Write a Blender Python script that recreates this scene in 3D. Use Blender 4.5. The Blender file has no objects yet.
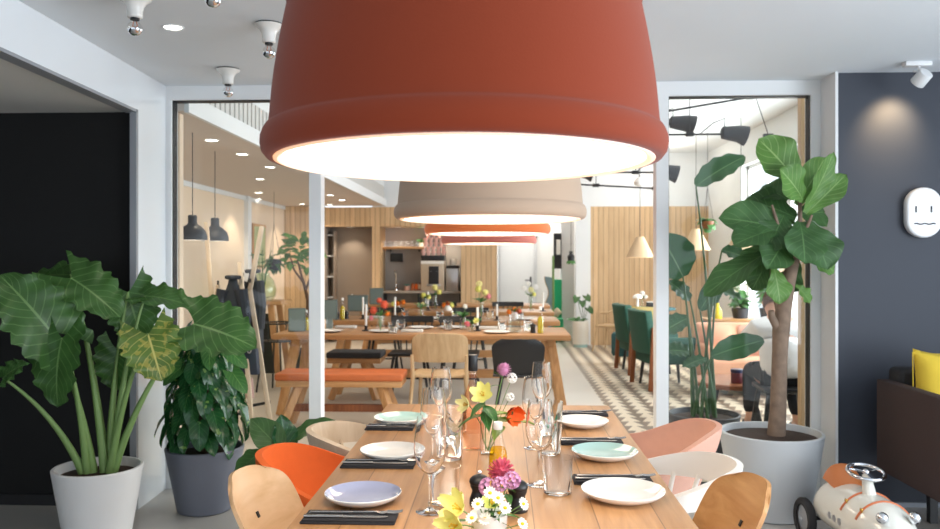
import bpy, bmesh, math, random
from mathutils import Vector, Matrix, Euler
SC = bpy.context.scene
COL = SC.collection
PI = math.pi
R = math.radians
random.seed(7)

# ------------------------------------------------------------------ camera
H = 1.385
F = 800.0
TH = R(2.36)
CS, SN = math.cos(TH), math.sin(TH)

def ray(px, py):
    u = (px - 470) / F
    v = (262 - py) / F
    return (u * CS - SN, u * SN + CS, v)

def at(px, py, Y):
    d = ray(px, py)
    t = Y / d[1]
    return Vector((d[0] * t, Y, H + d[2] * t))

def atz(px, py, z):
    d = ray(px, py)
    t = (z - H) / d[2]
    return Vector((d[0] * t, d[1] * t, z))

def X(px, Y):
    return at(px, 262, Y).x

cam = bpy.data.cameras.new('camera')
camo = bpy.data.objects.new('camera', cam)
COL.objects.link(camo)
camo.location = (0, 0, H)
camo.rotation_euler = (R(90), 0, TH)
cam.sensor_width = 36
cam.lens = F / 940 * 36
cam.shift_y = -2.5 / 940
cam.clip_end = 200
cam.clip_start = .05
cam.dof.use_dof = True
cam.dof.focus_distance = 2.45
cam.dof.aperture_fstop = 5.0
SC.camera = camo

# ------------------------------------------------------------------ mesh builder
class MB:
    def __init__(self):
        self.v = []; self.f = []; self.uv = {}; self.mi = []

    def add(self, vs, fs, uvs=None, mi=0):
        b = len(self.v)
        self.v += [tuple(p) for p in vs]
        if uvs:
            for i, t in enumerate(uvs):
                self.uv[b + i] = t
        for f in fs:
            self.f.append([b + i for i in f]); self.mi.append(mi)
        return self

    def box(self, c, s, rz=0, mi=0):
        x, y, z = s[0] / 2, s[1] / 2, s[2] / 2
        vs = []
        for dx, dy, dz in ((-x, -y, -z), (x, -y, -z), (x, y, -z), (-x, y, -z), (-x, -y, z), (x, -y, z), (x, y, z), (-x, y, z)):
            if rz:
                dx, dy = dx * math.cos(rz) - dy * math.sin(rz), dx * math.sin(rz) + dy * math.cos(rz)
            vs.append((c[0] + dx, c[1] + dy, c[2] + dz))
        return self.add(vs, [(3, 2, 1, 0), (4, 5, 6, 7), (0, 1, 5, 4), (1, 2, 6, 5), (2, 3, 7, 6), (3, 0, 4, 7)], mi=mi)

    def span(self, x0, x1, y0, y1, z0, z1, mi=0):
        return self.box(((x0 + x1) / 2, (y0 + y1) / 2, (z0 + z1) / 2), (abs(x1 - x0), abs(y1 - y0), abs(z1 - z0)), mi=mi)

    def bar(self, p0, p1, w, h=None, w1=None, h1=None, up=(0, 0, 1)):
        h = h or w; w1 = w1 or w; h1 = h1 or h
        p0, p1 = Vector(p0), Vector(p1)
        d = (p1 - p0).normalized()
        u = Vector(up)
        if abs(d.dot(u)) > .95: u = Vector((0, 1, 0))
        s = d.cross(u).normalized(); n = s.cross(d).normalized()
        vs = []
        for p, a, b in ((p0, w / 2, h / 2), (p1, w1 / 2, h1 / 2)):
            for i, j in ((-1, -1), (1, -1), (1, 1), (-1, 1)):
                vs.append(p + s * a * i + n * b * j)
        return self.add(vs, [(3, 2, 1, 0), (4, 5, 6, 7), (0, 1, 5, 4), (1, 2, 6, 5), (2, 3, 7, 6), (3, 0, 4, 7)])

    def tube(self, pts, r, n=8, cap=True, closed=False):
        pts = [Vector(p) for p in pts]
        m = len(pts)
        rs = r if isinstance(r, (list, tuple)) else [r] * m
        vs = []; prev = None
        for i, p in enumerate(pts):
            if closed:
                d = pts[(i + 1) % m] - pts[i - 1]
            else:
                d = pts[min(i + 1, m - 1)] - pts[max(i - 1, 0)]
            d.normalize()
            if prev is None:
                a = Vector((0, 0, 1)) if abs(d.z) < .9 else Vector((1, 0, 0))
                s = d.cross(a).normalized()
            else:
                s = (prev - d * prev.dot(d)).normalized()
            prev = s
            t = d.cross(s)
            for k in range(n):
                an = 2 * PI * k / n
                vs.append(p + (s * math.cos(an) + t * math.sin(an)) * rs[i])
        fs = []
        for i in range(m if closed else m - 1):
            j = (i + 1) % m
            for k in range(n):
                l = (k + 1) % n
                fs.append((i * n + k, i * n + l, j * n + l, j * n + k))
        if cap and not closed:
            fs.append(tuple(reversed(range(n))))
            fs.append(tuple(range((m - 1) * n, m * n)))
        return self.add(vs, fs)

    def lathe(self, prof, n=28, c=(0, 0, 0), sx=1, sy=1, a0=0):
        vs = []; rings = []
        for r, z in prof:
            if r < 1e-6:
                rings.append([len(vs)]); vs.append((c[0], c[1], c[2] + z))
            else:
                ring = []
                for k in range(n):
                    an = 2 * PI * k / n + a0
                    ring.append(len(vs))
                    vs.append((c[0] + r * math.cos(an) * sx, c[1] + r * math.sin(an) * sy, c[2] + z))
                rings.append(ring)
        fs = []
        for a, b in zip(rings, rings[1:]):
            if len(a) == 1 and len(b) == 1: continue
            for k in range(n):
                l = (k + 1) % n
                if len(a) == 1: fs.append((a[0], b[l], b[k]))
                elif len(b) == 1: fs.append((a[k], a[l], b[0]))
                else: fs.append((a[k], a[l], b[l], b[k]))
        return self.add(vs, fs)

    def grid(self, fn, nu, nv, th=0.0, uv=True, thdir=None):
        P = [[Vector(fn(i / nu, j / nv)) for j in range(nv + 1)] for i in range(nu + 1)]
        idx = lambda i, j: i * (nv + 1) + j
        uvs = [(i / nu, j / nv) for i in range(nu + 1) for j in range(nv + 1)]
        vs = [P[i][j] for i in range(nu + 1) for j in range(nv + 1)]
        fs = [(idx(i, j), idx(i + 1, j), idx(i + 1, j + 1), idx(i, j + 1)) for i in range(nu) for j in range(nv)]
        if th:
            N = []
            for i in range(nu + 1):
                for j in range(nv + 1):
                    a = P[min(i + 1, nu)][j] - P[max(i - 1, 0)][j]
                    b = P[i][min(j + 1, nv)] - P[i][max(j - 1, 0)]
                    q = a.cross(b)
                    N.append(q.normalized() if q.length > 1e-9 else Vector((0, 0, 1)))
            m = len(vs)
            if thdir is not None:
                N = [Vector(thdir).normalized()] * m
            lo = [vs[k] - N[k] * th for k in range(m)]
            fs2 = [tuple(reversed([k + m for k in f])) for f in fs]
            rim = [idx(i, 0) for i in range(nu + 1)] + [idx(nu, j) for j in range(1, nv + 1)] + [idx(i, nv) for i in range(nu - 1, -1, -1)] + [idx(0, j) for j in range(nv - 1, 0, -1)]
            side = [(rim[(k + 1) % len(rim)], rim[k], rim[k] + m, rim[(k + 1) % len(rim)] + m) for k in range(len(rim))]
            return self.add(vs + lo, fs + fs2 + side, uvs + uvs)
        return self.add(vs, fs, uvs)

    def prism(self, poly, axis, a, b):
        """poly: 2D outline; axis 'x','y','z' = extrusion axis"""
        def mk(p, t):
            return {'x': (t, p[0], p[1]), 'y': (p[0], t, p[1]), 'z': (p[0], p[1], t)}[axis]
        n = len(poly)
        vs = [mk(p, a) for p in poly] + [mk(p, b) for p in poly]
        fs = [tuple(range(n)), tuple(reversed(range(n, 2 * n)))]
        fs += [((k + 1) % n, k, k + n, (k + 1) % n + n) for k in range(n)]
        return self.add(vs, fs)

    def ball(self, c, r, n=12, m=8, sz=1.0):
        return self.lathe([(0, -r * sz)] + [(r * math.sin(PI * i / m), -r * sz * math.cos(PI * i / m)) for i in range(1, m)] + [(0, r * sz)], n, c)

    def build(self, name, mat, parent=None, bevel=0, seg=2, smooth=35, sub=0, merge=False):
        me = bpy.data.meshes.new(name)
        me.from_pydata(self.v, [], self.f)
        if self.uv:
            l = me.uv_layers.new(name='uv')
            for lp in me.loops:
                l.data[lp.index].uv = self.uv.get(lp.vertex_index, (0, 0))
        mats = mat if isinstance(mat, (list, tuple)) else [mat]
        for m in mats: me.materials.append(m)
        if len(mats) > 1:
            for p, i in zip(me.polygons, self.mi): p.material_index = i
        bm = bmesh.new(); bm.from_mesh(me)
        if merge: bmesh.ops.remove_doubles(bm, verts=bm.verts, dist=1e-5)
        bmesh.ops.recalc_face_normals(bm, faces=bm.faces)
        if bevel:
            es = [e for e in bm.edges if e.is_manifold and e.calc_face_angle(0) > R(28)]
            bmesh.ops.bevel(bm, geom=es, offset=bevel, segments=seg, affect='EDGES', profile=.5, clamp_overlap=True)
        bm.to_mesh(me); bm.free()
        if smooth:
            me.polygons.foreach_set('use_smooth', [True] * len(me.polygons))
            me.set_sharp_from_angle(angle=R(smooth))
        o = bpy.data.objects.new(name, me)
        COL.objects.link(o)
        if parent: o.parent = parent
        if sub:
            md = o.modifiers.new('sub', 'SUBSURF'); md.levels = sub; md.render_levels = sub
        return o

def tag(o, label, cat, group=None, kind=None):
    o['label'] = label; o['category'] = cat
    if group: o['group'] = group
    if kind: o['kind'] = kind
    return o

def thing(name, label, cat, loc=(0, 0, 0), rz=0, group=None):
    o = bpy.data.objects.new(name, None)
    o.empty_display_size = .05
    COL.objects.link(o)
    o.location = loc; o.rotation_euler = (0, 0, rz)
    return tag(o, label, cat, group)

def dup(root, label, loc=None, rz=None, group=None, scale=None):
    r = root.copy(); COL.objects.link(r)
    if loc is not None: r.location = loc
    if rz is not None: r.rotation_euler = (0, 0, rz)
    if scale is not None: r.scale = (scale,) * 3 if not isinstance(scale, tuple) else scale
    r['label'] = label
    if group: r['group'] = group
    for ch in list(root.children):
        c = ch.copy(); COL.objects.link(c); c.parent = r
        for g in list(ch.children):
            d = g.copy(); COL.objects.link(d); d.parent = c
    return r

def struct(o):
    o['kind'] = 'structure'; return o

# ------------------------------------------------------------------ materials
def newmat(name):
    m = bpy.data.materials.new(name); m.use_nodes = True
    nt = m.node_tree
    return m, nt, nt.nodes['Principled BSDF']

def N(nt, t, **kw):
    n = nt.nodes.new(t)
    for k, v in kw.items():
        if k.startswith('_'):
            n.inputs[k[1:]].default_value = v
        else: setattr(n, k, v)
    return n

def L(nt, a, b): nt.links.new(a, b)

def rgb(r, g, b):
    f = lambda c: (c / 255 / 12.92) if c / 255 <= .04045 else ((c / 255 + .055) / 1.055) ** 2.4
    return (f(r), f(g), f(b), 1)

def paint(name, col, rough=.5, metal=0, spec=.5, noise=.0, nscale=8, bump=0, bscale=60, coat=0):
    m, nt, p = newmat(name)
    p.inputs['Base Color'].default_value = col
    p.inputs['Roughness'].default_value = rough
    p.inputs['Metallic'].default_value = metal
    p.inputs['Specular IOR Level'].default_value = spec
    if coat: p.inputs['Coat Weight'].default_value = coat
    tc = N(nt, 'ShaderNodeTexCoord')
    if noise:
        nz = N(nt, 'ShaderNodeTexNoise', _Scale=nscale, _Detail=4.0)
        L(nt, tc.outputs['Object'], nz.inputs['Vector'])
        mx = N(nt, 'ShaderNodeMixRGB', blend_type='MULTIPLY', _Fac=1.0)
        cr = N(nt, 'ShaderNodeMapRange')
        cr.inputs['To Min'].default_value = 1 - noise; cr.inputs['To Max'].default_value = 1 + noise
        L(nt, nz.outputs['Fac'], cr.inputs['Value'])
        mx.inputs['Color1'].default_value = col
        L(nt, cr.outputs['Result'], mx.inputs['Color2'])
        L(nt, mx.outputs['Color'], p.inputs['Base Color'])
    if bump:
        nz = N(nt, 'ShaderNodeTexNoise', _Scale=bscale, _Detail=3.0)
        L(nt, tc.outputs['Object'], nz.inputs['Vector'])
        b = N(nt, 'ShaderNodeBump', _Strength=bump, _Distance=.002)
        L(nt, nz.outputs['Fac'], b.inputs['Height']); L(nt, b.outputs['Normal'], p.inputs['Normal'])
    return m

def wood(name, c1, c2, axis='x', scale=1.0, rough=.45, plank=0, plank_axis='x', groove=.012, gdark=.35):
    m, nt, p = newmat(name)
    tc = N(nt, 'ShaderNodeTexCoord')
    mp = N(nt, 'ShaderNodeMapping')
    s = {'x': (1.2, 16, 16), 'y': (16, 1.2, 16), 'z': (16, 16, 1.2)}[axis]
    mp.inputs['Scale'].default_value = [k * scale for k in s]
    L(nt, tc.outputs['Object'], mp.inputs['Vector'])
    nz = N(nt, 'ShaderNodeTexNoise', _Scale=2.0, _Detail=6.0, _Roughness=.6, _Distortion=.6)
    L(nt, mp.outputs['Vector'], nz.inputs['Vector'])
    cr = N(nt, 'ShaderNodeValToRGB')
    cr.color_ramp.elements[0].position = .3; cr.color_ramp.elements[0].color = c2
    cr.color_ramp.elements[1].position = .7; cr.color_ramp.elements[1].color = c1
    L(nt, nz.outputs['Fac'], cr.inputs['Fac'])
    out = cr.outputs['Color']
    if plank:
        sp = N(nt, 'ShaderNodeSeparateXYZ'); L(nt, tc.outputs['Object'], sp.inputs[0])
        dv = N(nt, 'ShaderNodeMath', operation='DIVIDE'); dv.inputs[1].default_value = plank
        L(nt, sp.outputs[plank_axis.upper()], dv.inputs[0])
        ad = N(nt, 'ShaderNodeMath', operation='ADD'); ad.inputs[1].default_value = 100.37
        L(nt, dv.outputs[0], ad.inputs[0])
        fr = N(nt, 'ShaderNodeMath', operation='FRACT'); L(nt, ad.outputs[0], fr.inputs[0])
        lt = N(nt, 'ShaderNodeMath', operation='LESS_THAN'); lt.inputs[1].default_value = groove
        L(nt, fr.outputs[0], lt.inputs[0])
        # tone per plank
        fl = N(nt, 'ShaderNodeMath', operation='FLOOR'); L(nt, ad.outputs[0], fl.inputs[0])
        wn = N(nt, 'ShaderNodeTexWhiteNoise', noise_dimensions='1D'); L(nt, fl.outputs[0], wn.inputs['W'])
        mr = N(nt, 'ShaderNodeMapRange'); mr.inputs['To Min'].default_value = .88; mr.inputs['To Max'].default_value = 1.08
        L(nt, wn.outputs['Value'], mr.inputs['Value'])
        m1 = N(nt, 'ShaderNodeMixRGB', blend_type='MULTIPLY', _Fac=1.0)
        L(nt, out, m1.inputs['Color1']); L(nt, mr.outputs['Result'], m1.inputs['Color2'])
        m2 = N(nt, 'ShaderNodeMixRGB'); L(nt, lt.outputs[0], m2.inputs['Fac'])
        L(nt, m1.outputs['Color'], m2.inputs['Color1'])
        m2.inputs['Color2'].default_value = [c * gdark for c in c2[:3]] + [1]
        out = m2.outputs['Color']
    L(nt, out, p.inputs['Base Color'])
    p.inputs['Roughness'].default_value = rough
    p.inputs['Specular IOR Level'].default_value = .4
    return m

def glass(name, tint=(1, 1, 1, 1), refl=1.0, rough=.0, edge=.0):
    """clear sheet or vessel glass: see-through with a Fresnel reflection"""
    m, nt, p = newmat(name)
    nt.nodes.remove(p)
    out = nt.nodes['Material Output']
    tr = N(nt, 'ShaderNodeBsdfTransparent'); tr.inputs[0].default_value = tint
    gl = N(nt, 'ShaderNodeBsdfGlossy'); gl.inputs['Roughness'].default_value = rough
    lw = N(nt, 'ShaderNodeLayerWeight', _Blend=.5)
    pw = N(nt, 'ShaderNodeMath', operation='POWER'); pw.inputs[1].default_value = 4.5
    L(nt, lw.outputs['Facing'], pw.inputs[0])
    ml = N(nt, 'ShaderNodeMath', operation='MULTIPLY_ADD'); ml.inputs[1].default_value = .62 * refl; ml.inputs[2].default_value = .03 * refl
    ml.use_clamp = True
    L(nt, pw.outputs[0], ml.inputs[0])
    mx = N(nt, 'ShaderNodeMixShader')
    L(nt, ml.outputs[0], mx.inputs[0]); L(nt, tr.outputs[0], mx.inputs[1]); L(nt, gl.outputs[0], mx.inputs[2])
    L(nt, mx.outputs[0], out.inputs['Surface'])
    return m

def emit(name, col, s):
    m, nt, p = newmat(name)
    p.inputs['Base Color'].default_value = (.9, .9, .9, 1)
    p.inputs['Emission Color'].default_value = col
    p.inputs['Emission Strength'].default_value = s
    return m

def leafmat(name, col, vein, veins=9, slope=.35, rough=.38, patch=None, pamt=.5):
    m, nt, p = newmat(name)
    uv = N(nt, 'ShaderNodeUVMap', uv_map='uv')
    sp = N(nt, 'ShaderNodeSeparateXYZ'); L(nt, uv.outputs[0], sp.inputs[0])
    def M(op, a, b=None, c=None):
        n = N(nt, 'ShaderNodeMath', operation=op)
        for i, q in enumerate((a, b, c)):
            if q is None: continue
            if isinstance(q, (int, float)): n.inputs[i].default_value = q
            else: L(nt, q, n.inputs[i])
        return n.outputs[0]
    U = M('ABSOLUTE', M('MULTIPLY', M('SUBTRACT', sp.outputs['X'], .5), 2.0))
    t = M('FRACT', M('MULTIPLY', M('SUBTRACT', M('ADD', sp.outputs['Y'], 2.0), M('MULTIPLY', U, slope)), veins))
    d = M('ABSOLUTE', M('SUBTRACT', t, .5))
    side = M('MULTIPLY', M('GREATER_THAN', d, .44), .55)
    mid = M('LESS_THAN', U, .035)
    fac = M('MAXIMUM', side, mid)
    tc = N(nt, 'ShaderNodeTexCoord')
    nz = N(nt, 'ShaderNodeTexNoise', _Scale=7.0, _Detail=3.0)
    L(nt, tc.outputs['Object'], nz.inputs['Vector'])
    cr = N(nt, 'ShaderNodeValToRGB')
    cr.color_ramp.elements[0].position = .3; cr.color_ramp.elements[0].color = [c * .72 for c in col[:3]] + [1]
    cr.color_ramp.elements[1].position = .7; cr.color_ramp.elements[1].color = [c * 1.25 for c in col[:3]] + [1]
    L(nt, nz.outputs['Fac'], cr.inputs['Fac'])
    base = cr.outputs['Color']
    if patch:
        nz2 = N(nt, 'ShaderNodeTexNoise', _Scale=24.0, _Detail=2.0)
        L(nt, tc.outputs['Object'], nz2.inputs['Vector'])
        g = M('MULTIPLY', M('GREATER_THAN', nz2.outputs['Fac'], 1 - pamt), .62)
        mm = N(nt, 'ShaderNodeMixRGB'); L(nt, g, mm.inputs['Fac']); L(nt, base, mm.inputs['Color1']); mm.inputs['Color2'].default_value = patch
        base = mm.outputs['Color']
    mx = N(nt, 'ShaderNodeMixRGB'); L(nt, fac, mx.inputs['Fac'])
    L(nt, base, mx.inputs['Color1']); mx.inputs['Color2'].default_value = vein
    L(nt, mx.outputs['Color'], p.inputs['Base Color'])
    p.inputs['Roughness'].default_value = rough
    p.inputs['Specular IOR Level'].default_value = .45
    tl = N(nt, 'ShaderNodeBsdfTranslucent'); L(nt, mx.outputs['Color'], tl.inputs['Color'])
    ms = N(nt, 'ShaderNodeMixShader'); ms.inputs[0].default_value = .22
    L(nt, p.outputs[0], ms.inputs[1]); L(nt, tl.outputs[0], ms.inputs[2])
    L(nt, ms.outputs[0], nt.nodes['Material Output'].inputs['Surface'])
    return m

M = {}
M['white'] = paint('white_paint', rgb(222, 223, 224), .55, noise=.02)
M['wallwhite'] = paint('warm_white_plaster', rgb(226, 226, 224), .7, noise=.02, nscale=3)
M['ceil'] = paint('ceiling_paint', rgb(221, 227, 233), .85, noise=.02, nscale=2)
M['ceil2'] = paint('dining_ceiling_paint', rgb(232, 232, 232), .85)
M['soffit'] = paint('soffit_paint', rgb(214, 203, 194), .8)
M['gloss'] = paint('glossy_white_panel', rgb(228, 233, 238), .12, noise=.02, nscale=3, coat=.3)
M['frame'] = paint('partition_frame_paint', rgb(232, 234, 235), .4)
M['gasket'] = paint('dark_gasket', rgb(30, 31, 33), .5)
M['blackwall'] = paint('black_wall_paint', rgb(10, 10, 11), .8, noise=.1, nscale=3)
M['navy'] = paint('navy_wall_paint', rgb(50, 55, 66), .6, noise=.05, nscale=4)
M['floor'] = paint('polished_concrete', rgb(178, 176, 172), .35, noise=.09, nscale=2.2, bump=.1)
M['floor2'] = paint('dining_floor_screed', rgb(206, 198, 186), .4, noise=.06, nscale=1.5)
M['taupe'] = paint('taupe_wall', rgb(150, 138, 127), .7, noise=.03)
M['beige'] = paint('beige_wall', rgb(224, 202, 178), .7, noise=.03)
M['oak'] = wood('oak_x', rgb(206, 160, 110), rgb(174, 124, 78), 'x')
M['oaky'] = wood('oak_y', rgb(206, 160, 110), rgb(174, 124, 78), 'y')
M['oakz'] = wood('oak_z', rgb(206, 160, 110), rgb(174, 124, 78), 'z')
M['tabletop'] = wood('oak_table_planks', rgb(204, 154, 106), rgb(170, 122, 78), 'y', .8, .33, plank=.158, groove=.018, gdark=.5)
M['tablefar'] = wood('oak_table_planks_far', rgb(188, 140, 94), rgb(158, 112, 70), 'x', .8, .38, plank=.16, plank_axis='y', groove=.02, gdark=.5)
M['slat'] = wood('oak_wall_slats', rgb(213, 181, 142), rgb(194, 160, 120), 'z', .7, .6, plank=.085, groove=.11, gdark=.62)
M['ply'] = wood('pale_plywood_face', rgb(224, 186, 146), rgb(205, 162, 118), 'y', .5, .4)
M['plyr'] = wood('amber_plywood_face', rgb(208, 158, 104), rgb(178, 124, 72), 'y', .6, .4)
M['oakpale'] = wood('pale_oak', rgb(206, 176, 138), rgb(180, 148, 108), 'z', .8, .5)
M['ash'] = wood('bleached_ash', rgb(218, 200, 178), rgb(200, 178, 152), 'z', .6, .5)
M['walnut'] = wood('walnut', rgb(150, 90, 52), rgb(112, 62, 34), 'z', .8, .45)
M['black'] = paint('black_paint', rgb(28, 28, 31), .45)
M['blackmat'] = paint('matt_black_paint', rgb(34, 34, 37), .7)
M['char'] = paint('charcoal_paint', rgb(54, 56, 62), .55)
M['blackwood'] = paint('black_stained_wood', rgb(26, 25, 26), .4)
M['steel'] = paint('brushed_steel', rgb(186, 186, 188), .28, metal=1)
M['chrome'] = paint('polished_chrome', rgb(220, 222, 226), .06, metal=1)
M['cutlery'] = paint('matt_grey_cutlery_steel', rgb(170, 168, 166), .22, metal=1)
M['ceramic'] = paint('white_glaze', rgb(236, 232, 226), .15, coat=.4)
M['ceramicg'] = paint('teal_glaze', rgb(172, 203, 196), .12, coat=.5, noise=.08, nscale=14)
M['ceramicb'] = paint('lilac_blue_glaze', rgb(163, 168, 196), .12, coat=.5, noise=.08, nscale=14)
M['porcelain'] = paint('porcelain_socket', rgb(226, 224, 219), .25)
M['orange'] = paint('orange_wool', rgb(232, 108, 50), .85, spec=.2, noise=.06, nscale=30, bump=.4, bscale=400)
M['pink'] = paint('blush_wool', rgb(214, 165, 145), .85, spec=.2, noise=.05, nscale=30, bump=.4, bscale=400)
M['cream'] = paint('cream_white_lacquer', rgb(236, 230, 222), .35)
M['leather'] = paint('tan_leather', rgb(196, 104, 54), .5, noise=.1, nscale=18, bump=.2)
M['greyfab'] = paint('charcoal_felt', rgb(58, 58, 60), .9, noise=.08, nscale=60)
M['napkin'] = paint('black_linen', rgb(40, 39, 43), .9, noise=.12, nscale=120)
M['greenvel'] = paint('dark_green_velvet', rgb(34, 82, 66), .75, noise=.15, nscale=20)
M['teal'] = paint('teal_upholstery', rgb(44, 92, 98), .8, noise=.1, nscale=20)
M['peach'] = paint('peach_upholstery', rgb(222, 164, 132), .85, noise=.08, nscale=16)
M['sofa'] = paint('dark_brown_sofa_fabric', rgb(58, 42, 40), .8, noise=.1, nscale=50, bump=.3, bscale=300)
M['yellow'] = paint('yellow_cushion_cotton', rgb(224, 192, 62), .85, noise=.06, nscale=30, bump=.3, bscale=200)
M['soil'] = paint('potting_soil', rgb(54, 38, 28), .95, noise=.5, nscale=60, bump=1, bscale=90)
M['potwhite'] = paint('white_plant_pot', rgb(226, 226, 226), .45, noise=.02)
M['potgrey'] = paint('slate_grey_plant_pot', rgb(106, 110, 122), .5, noise=.04)
M['potlight'] = paint('light_blue_grey_plant_pot', rgb(196, 200, 203), .45, noise=.02)
M['potdark'] = paint('dark_grey_plant_pot', rgb(58, 60, 66), .55, noise=.04)
M['glass'] = glass('pane_glass', (.97, .985, .98, 1), .8)
def realglass(name):
    m, nt, p = newmat(name)
    p.inputs['Base Color'].default_value = (1, 1, 1, 1); p.inputs['Roughness'].default_value = 0
    p.inputs['IOR'].default_value = 1.3; p.inputs['Transmission Weight'].default_value = 1
    return m
M['tumbler'] = realglass('table_glass')
M['bottleglass'] = glass('bottle_glass', (.98, .98, .98, 1), 1.1, .02)
M['rose'] = glass('rose_wine', (.975, .80, .69, 1), .3)
M['oil'] = glass('olive_oil', (.93, .76, .14, 1), .4)
M['greenglass'] = glass('olive_bottle_glass', (.55, .5, .05, 1), .8, .02)
M['leaf_aloc'] = leafmat('alocasia_leaf', rgb(60, 99, 46), rgb(106, 142, 84), 8, .45, .36)
M['leaf_aloc_y'] = leafmat('alocasia_leaf_yellowing', rgb(92, 120, 50), rgb(196, 190, 110), 8, .45, .4, rgb(176, 166, 78), .42)
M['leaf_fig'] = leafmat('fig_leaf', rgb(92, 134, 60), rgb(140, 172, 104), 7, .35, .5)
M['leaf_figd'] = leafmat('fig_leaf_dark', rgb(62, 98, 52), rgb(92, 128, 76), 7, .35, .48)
M['leaf_pothos'] = leafmat('pothos_leaf', rgb(34, 84, 44), rgb(74, 124, 70), 6, .4, .22, rgb(150, 184, 96), .33)
M['leaf_strel'] = leafmat('strelitzia_leaf', rgb(54, 94, 62), rgb(110, 146, 104), 22, .2, .35)
M['leaf_mid'] = leafmat('mid_green_leaf', rgb(66, 118, 58), rgb(120, 164, 90), 6, .4, .4)
M['leaf_lime'] = leafmat('lime_leaf', rgb(140, 168, 70), rgb(180, 200, 110), 6, .4, .4)
M['stem'] = paint('green_stem', rgb(112, 142, 80), .5, noise=.12, nscale=12)
M['stemd'] = paint('dark_green_stem', rgb(64, 100, 56), .5, noise=.12, nscale=12)
M['bark'] = paint('grey_brown_bark', rgb(128, 108, 92), .9, noise=.5, nscale=22, bump=1, bscale=40)
M['twig'] = paint('brown_twig', rgb(92, 66, 50), .9, noise=.25, nscale=30)
# ================================================================== SETTING
CZ = 2.46      # lobby ceiling
DZ = 3.2       # dining ceiling
YP = 4.86      # glazed partition
YB = 13.4      # wooden back wall
XL, XR = -3.7, 3.4

def wall(name, mat, *spans, **kw):
    m = MB()
    for s in spans: m.span(*s)
    return struct(m.build(name, mat, None, smooth=0, **kw))

# floors
wall('floor', M['floor'], (-5, 4.6, -4, YP + .03, -.1, 0))
wall('floor_dining', M['floor2'], (XL - .2, .98, YP + .03, 16.3, -.1, 0))
# patterned tile strip on the right of the dining room
def tilemat():
    m, nt, p = newmat('zigzag_cement_tiles')
    tc = N(nt, 'ShaderNodeTexCoord'); sp = N(nt, 'ShaderNodeSeparateXYZ'); L(nt, tc.outputs['Object'], sp.inputs[0])
    def Mx(op, a, b=None):
        n = N(nt, 'ShaderNodeMath', operation=op)
        for i, q in enumerate((a, b)):
            if q is None: continue
            if isinstance(q, (int, float)): n.inputs[i].default_value = q
            else: L(nt, q, n.inputs[i])
        return n.outputs[0]
    fx = Mx('FRACT', Mx('MULTIPLY', Mx('ADD', sp.outputs['X'], 50.0), 1 / .19))
    fy = Mx('FRACT', Mx('MULTIPLY', Mx('ADD', sp.outputs['Y'], 50.0), 1 / .19))
    tri = Mx('ABSOLUTE', Mx('SUBTRACT', Mx('MULTIPLY', fx, 2.0), 1.0))
    lt = Mx('LESS_THAN', tri, Mx('ADD', Mx('MULTIPLY', fy, .75), .08))
    mx = N(nt, 'ShaderNodeMixRGB'); L(nt, lt, mx.inputs['Fac'])
    mx.inputs['Color1'].default_value = rgb(222, 208, 186); mx.inputs['Color2'].default_value = rgb(128, 114, 100)
    L(nt, mx.outputs[0], p.inputs['Base Color']); p.inputs['Roughness'].default_value = .35
    return m
M['tile'] = tilemat()
wall('floor_tiled', M['tile'], (.98, XR + .2, YP + .03, 16.3, -.1, 0))

# ceilings
wall('ceiling', M['ceil'], (-5.1, 4.6, -4, YP - .05, CZ, CZ + .3))
wall('ceiling_dining', M['ceil2'], (-2.2, XR + .2, YP, 16.4, DZ, DZ + .1))
wall('ceiling_soffit', M['soffit'], (XL - .2, -1.99, YP + .06, YB, 2.33, 2.43))
wall('trim_1', M['white'], (-1.99, -1.96, YP + .06, YB, 2.32, 2.44))
# ribbed grey panel above the soffit edge
m = MB()
m.span(-2.05, -2.0, YP + .06, YB, 2.43, 2.65)
k = 0
y = YP + .1
while y < YB - .05:
    m.span(-2.0, -1.985, y, y + .07, 2.44, 2.645); y += .1
struct(m.build('trim_2', paint('ribbed_grey_panel', rgb(200, 198, 195), .7), smooth=0))
wall('wall_upper_left', M['white'], (-2.2, -2.0, YP + .06, YB, 2.65, DZ))
# header above the glazed partition, closing the lobby ceiling edge
wall('wall_header', M['frame'], (-2.35, 4.6, YP - .05, YP + .06, 2.41, DZ + .1))

# left beam + column (glossy white)
def skew(y): return -2.06 + .043 * (YP - y)
m = MB()
def quadprism(mb, y0, y1, z0, z1, t):
    x0, x1 = skew(y0), skew(y1)
    mb.add([(x0 - t, y0, z0), (x0, y0, z0), (x1, y1, z0), (x1 - t, y1, z0), (x0 - t, y0, z1), (x0, y0, z1), (x1, y1, z1), (x1 - t, y1, z1)],
           [(3, 2, 1, 0), (4, 5, 6, 7), (0, 1, 5, 4), (1, 2, 6, 5), (2, 3, 7, 6), (3, 0, 4, 7)])
quadprism(m, 4.40, YP + .06, 0, CZ, .035)
quadprism(m, -4, 4.40, 2.235, CZ, .035)
struct(m.build('wall_left', M['gloss'], smooth=0))
m = MB()   # grey jamb where the column meets the alcove
quadprism(m, 4.37, 4.399, 0, 2.234, .036)
struct(m.build('trim_3', paint('grey_jamb', rgb(142, 146, 152), .4), smooth=0))
m = MB(); quadprism(m, -4, 4.40, 2.22, 2.234, .07)
struct(m.build('trim_4', paint('grey_lintel_edge', rgb(142, 146, 152), .4), smooth=0))
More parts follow.
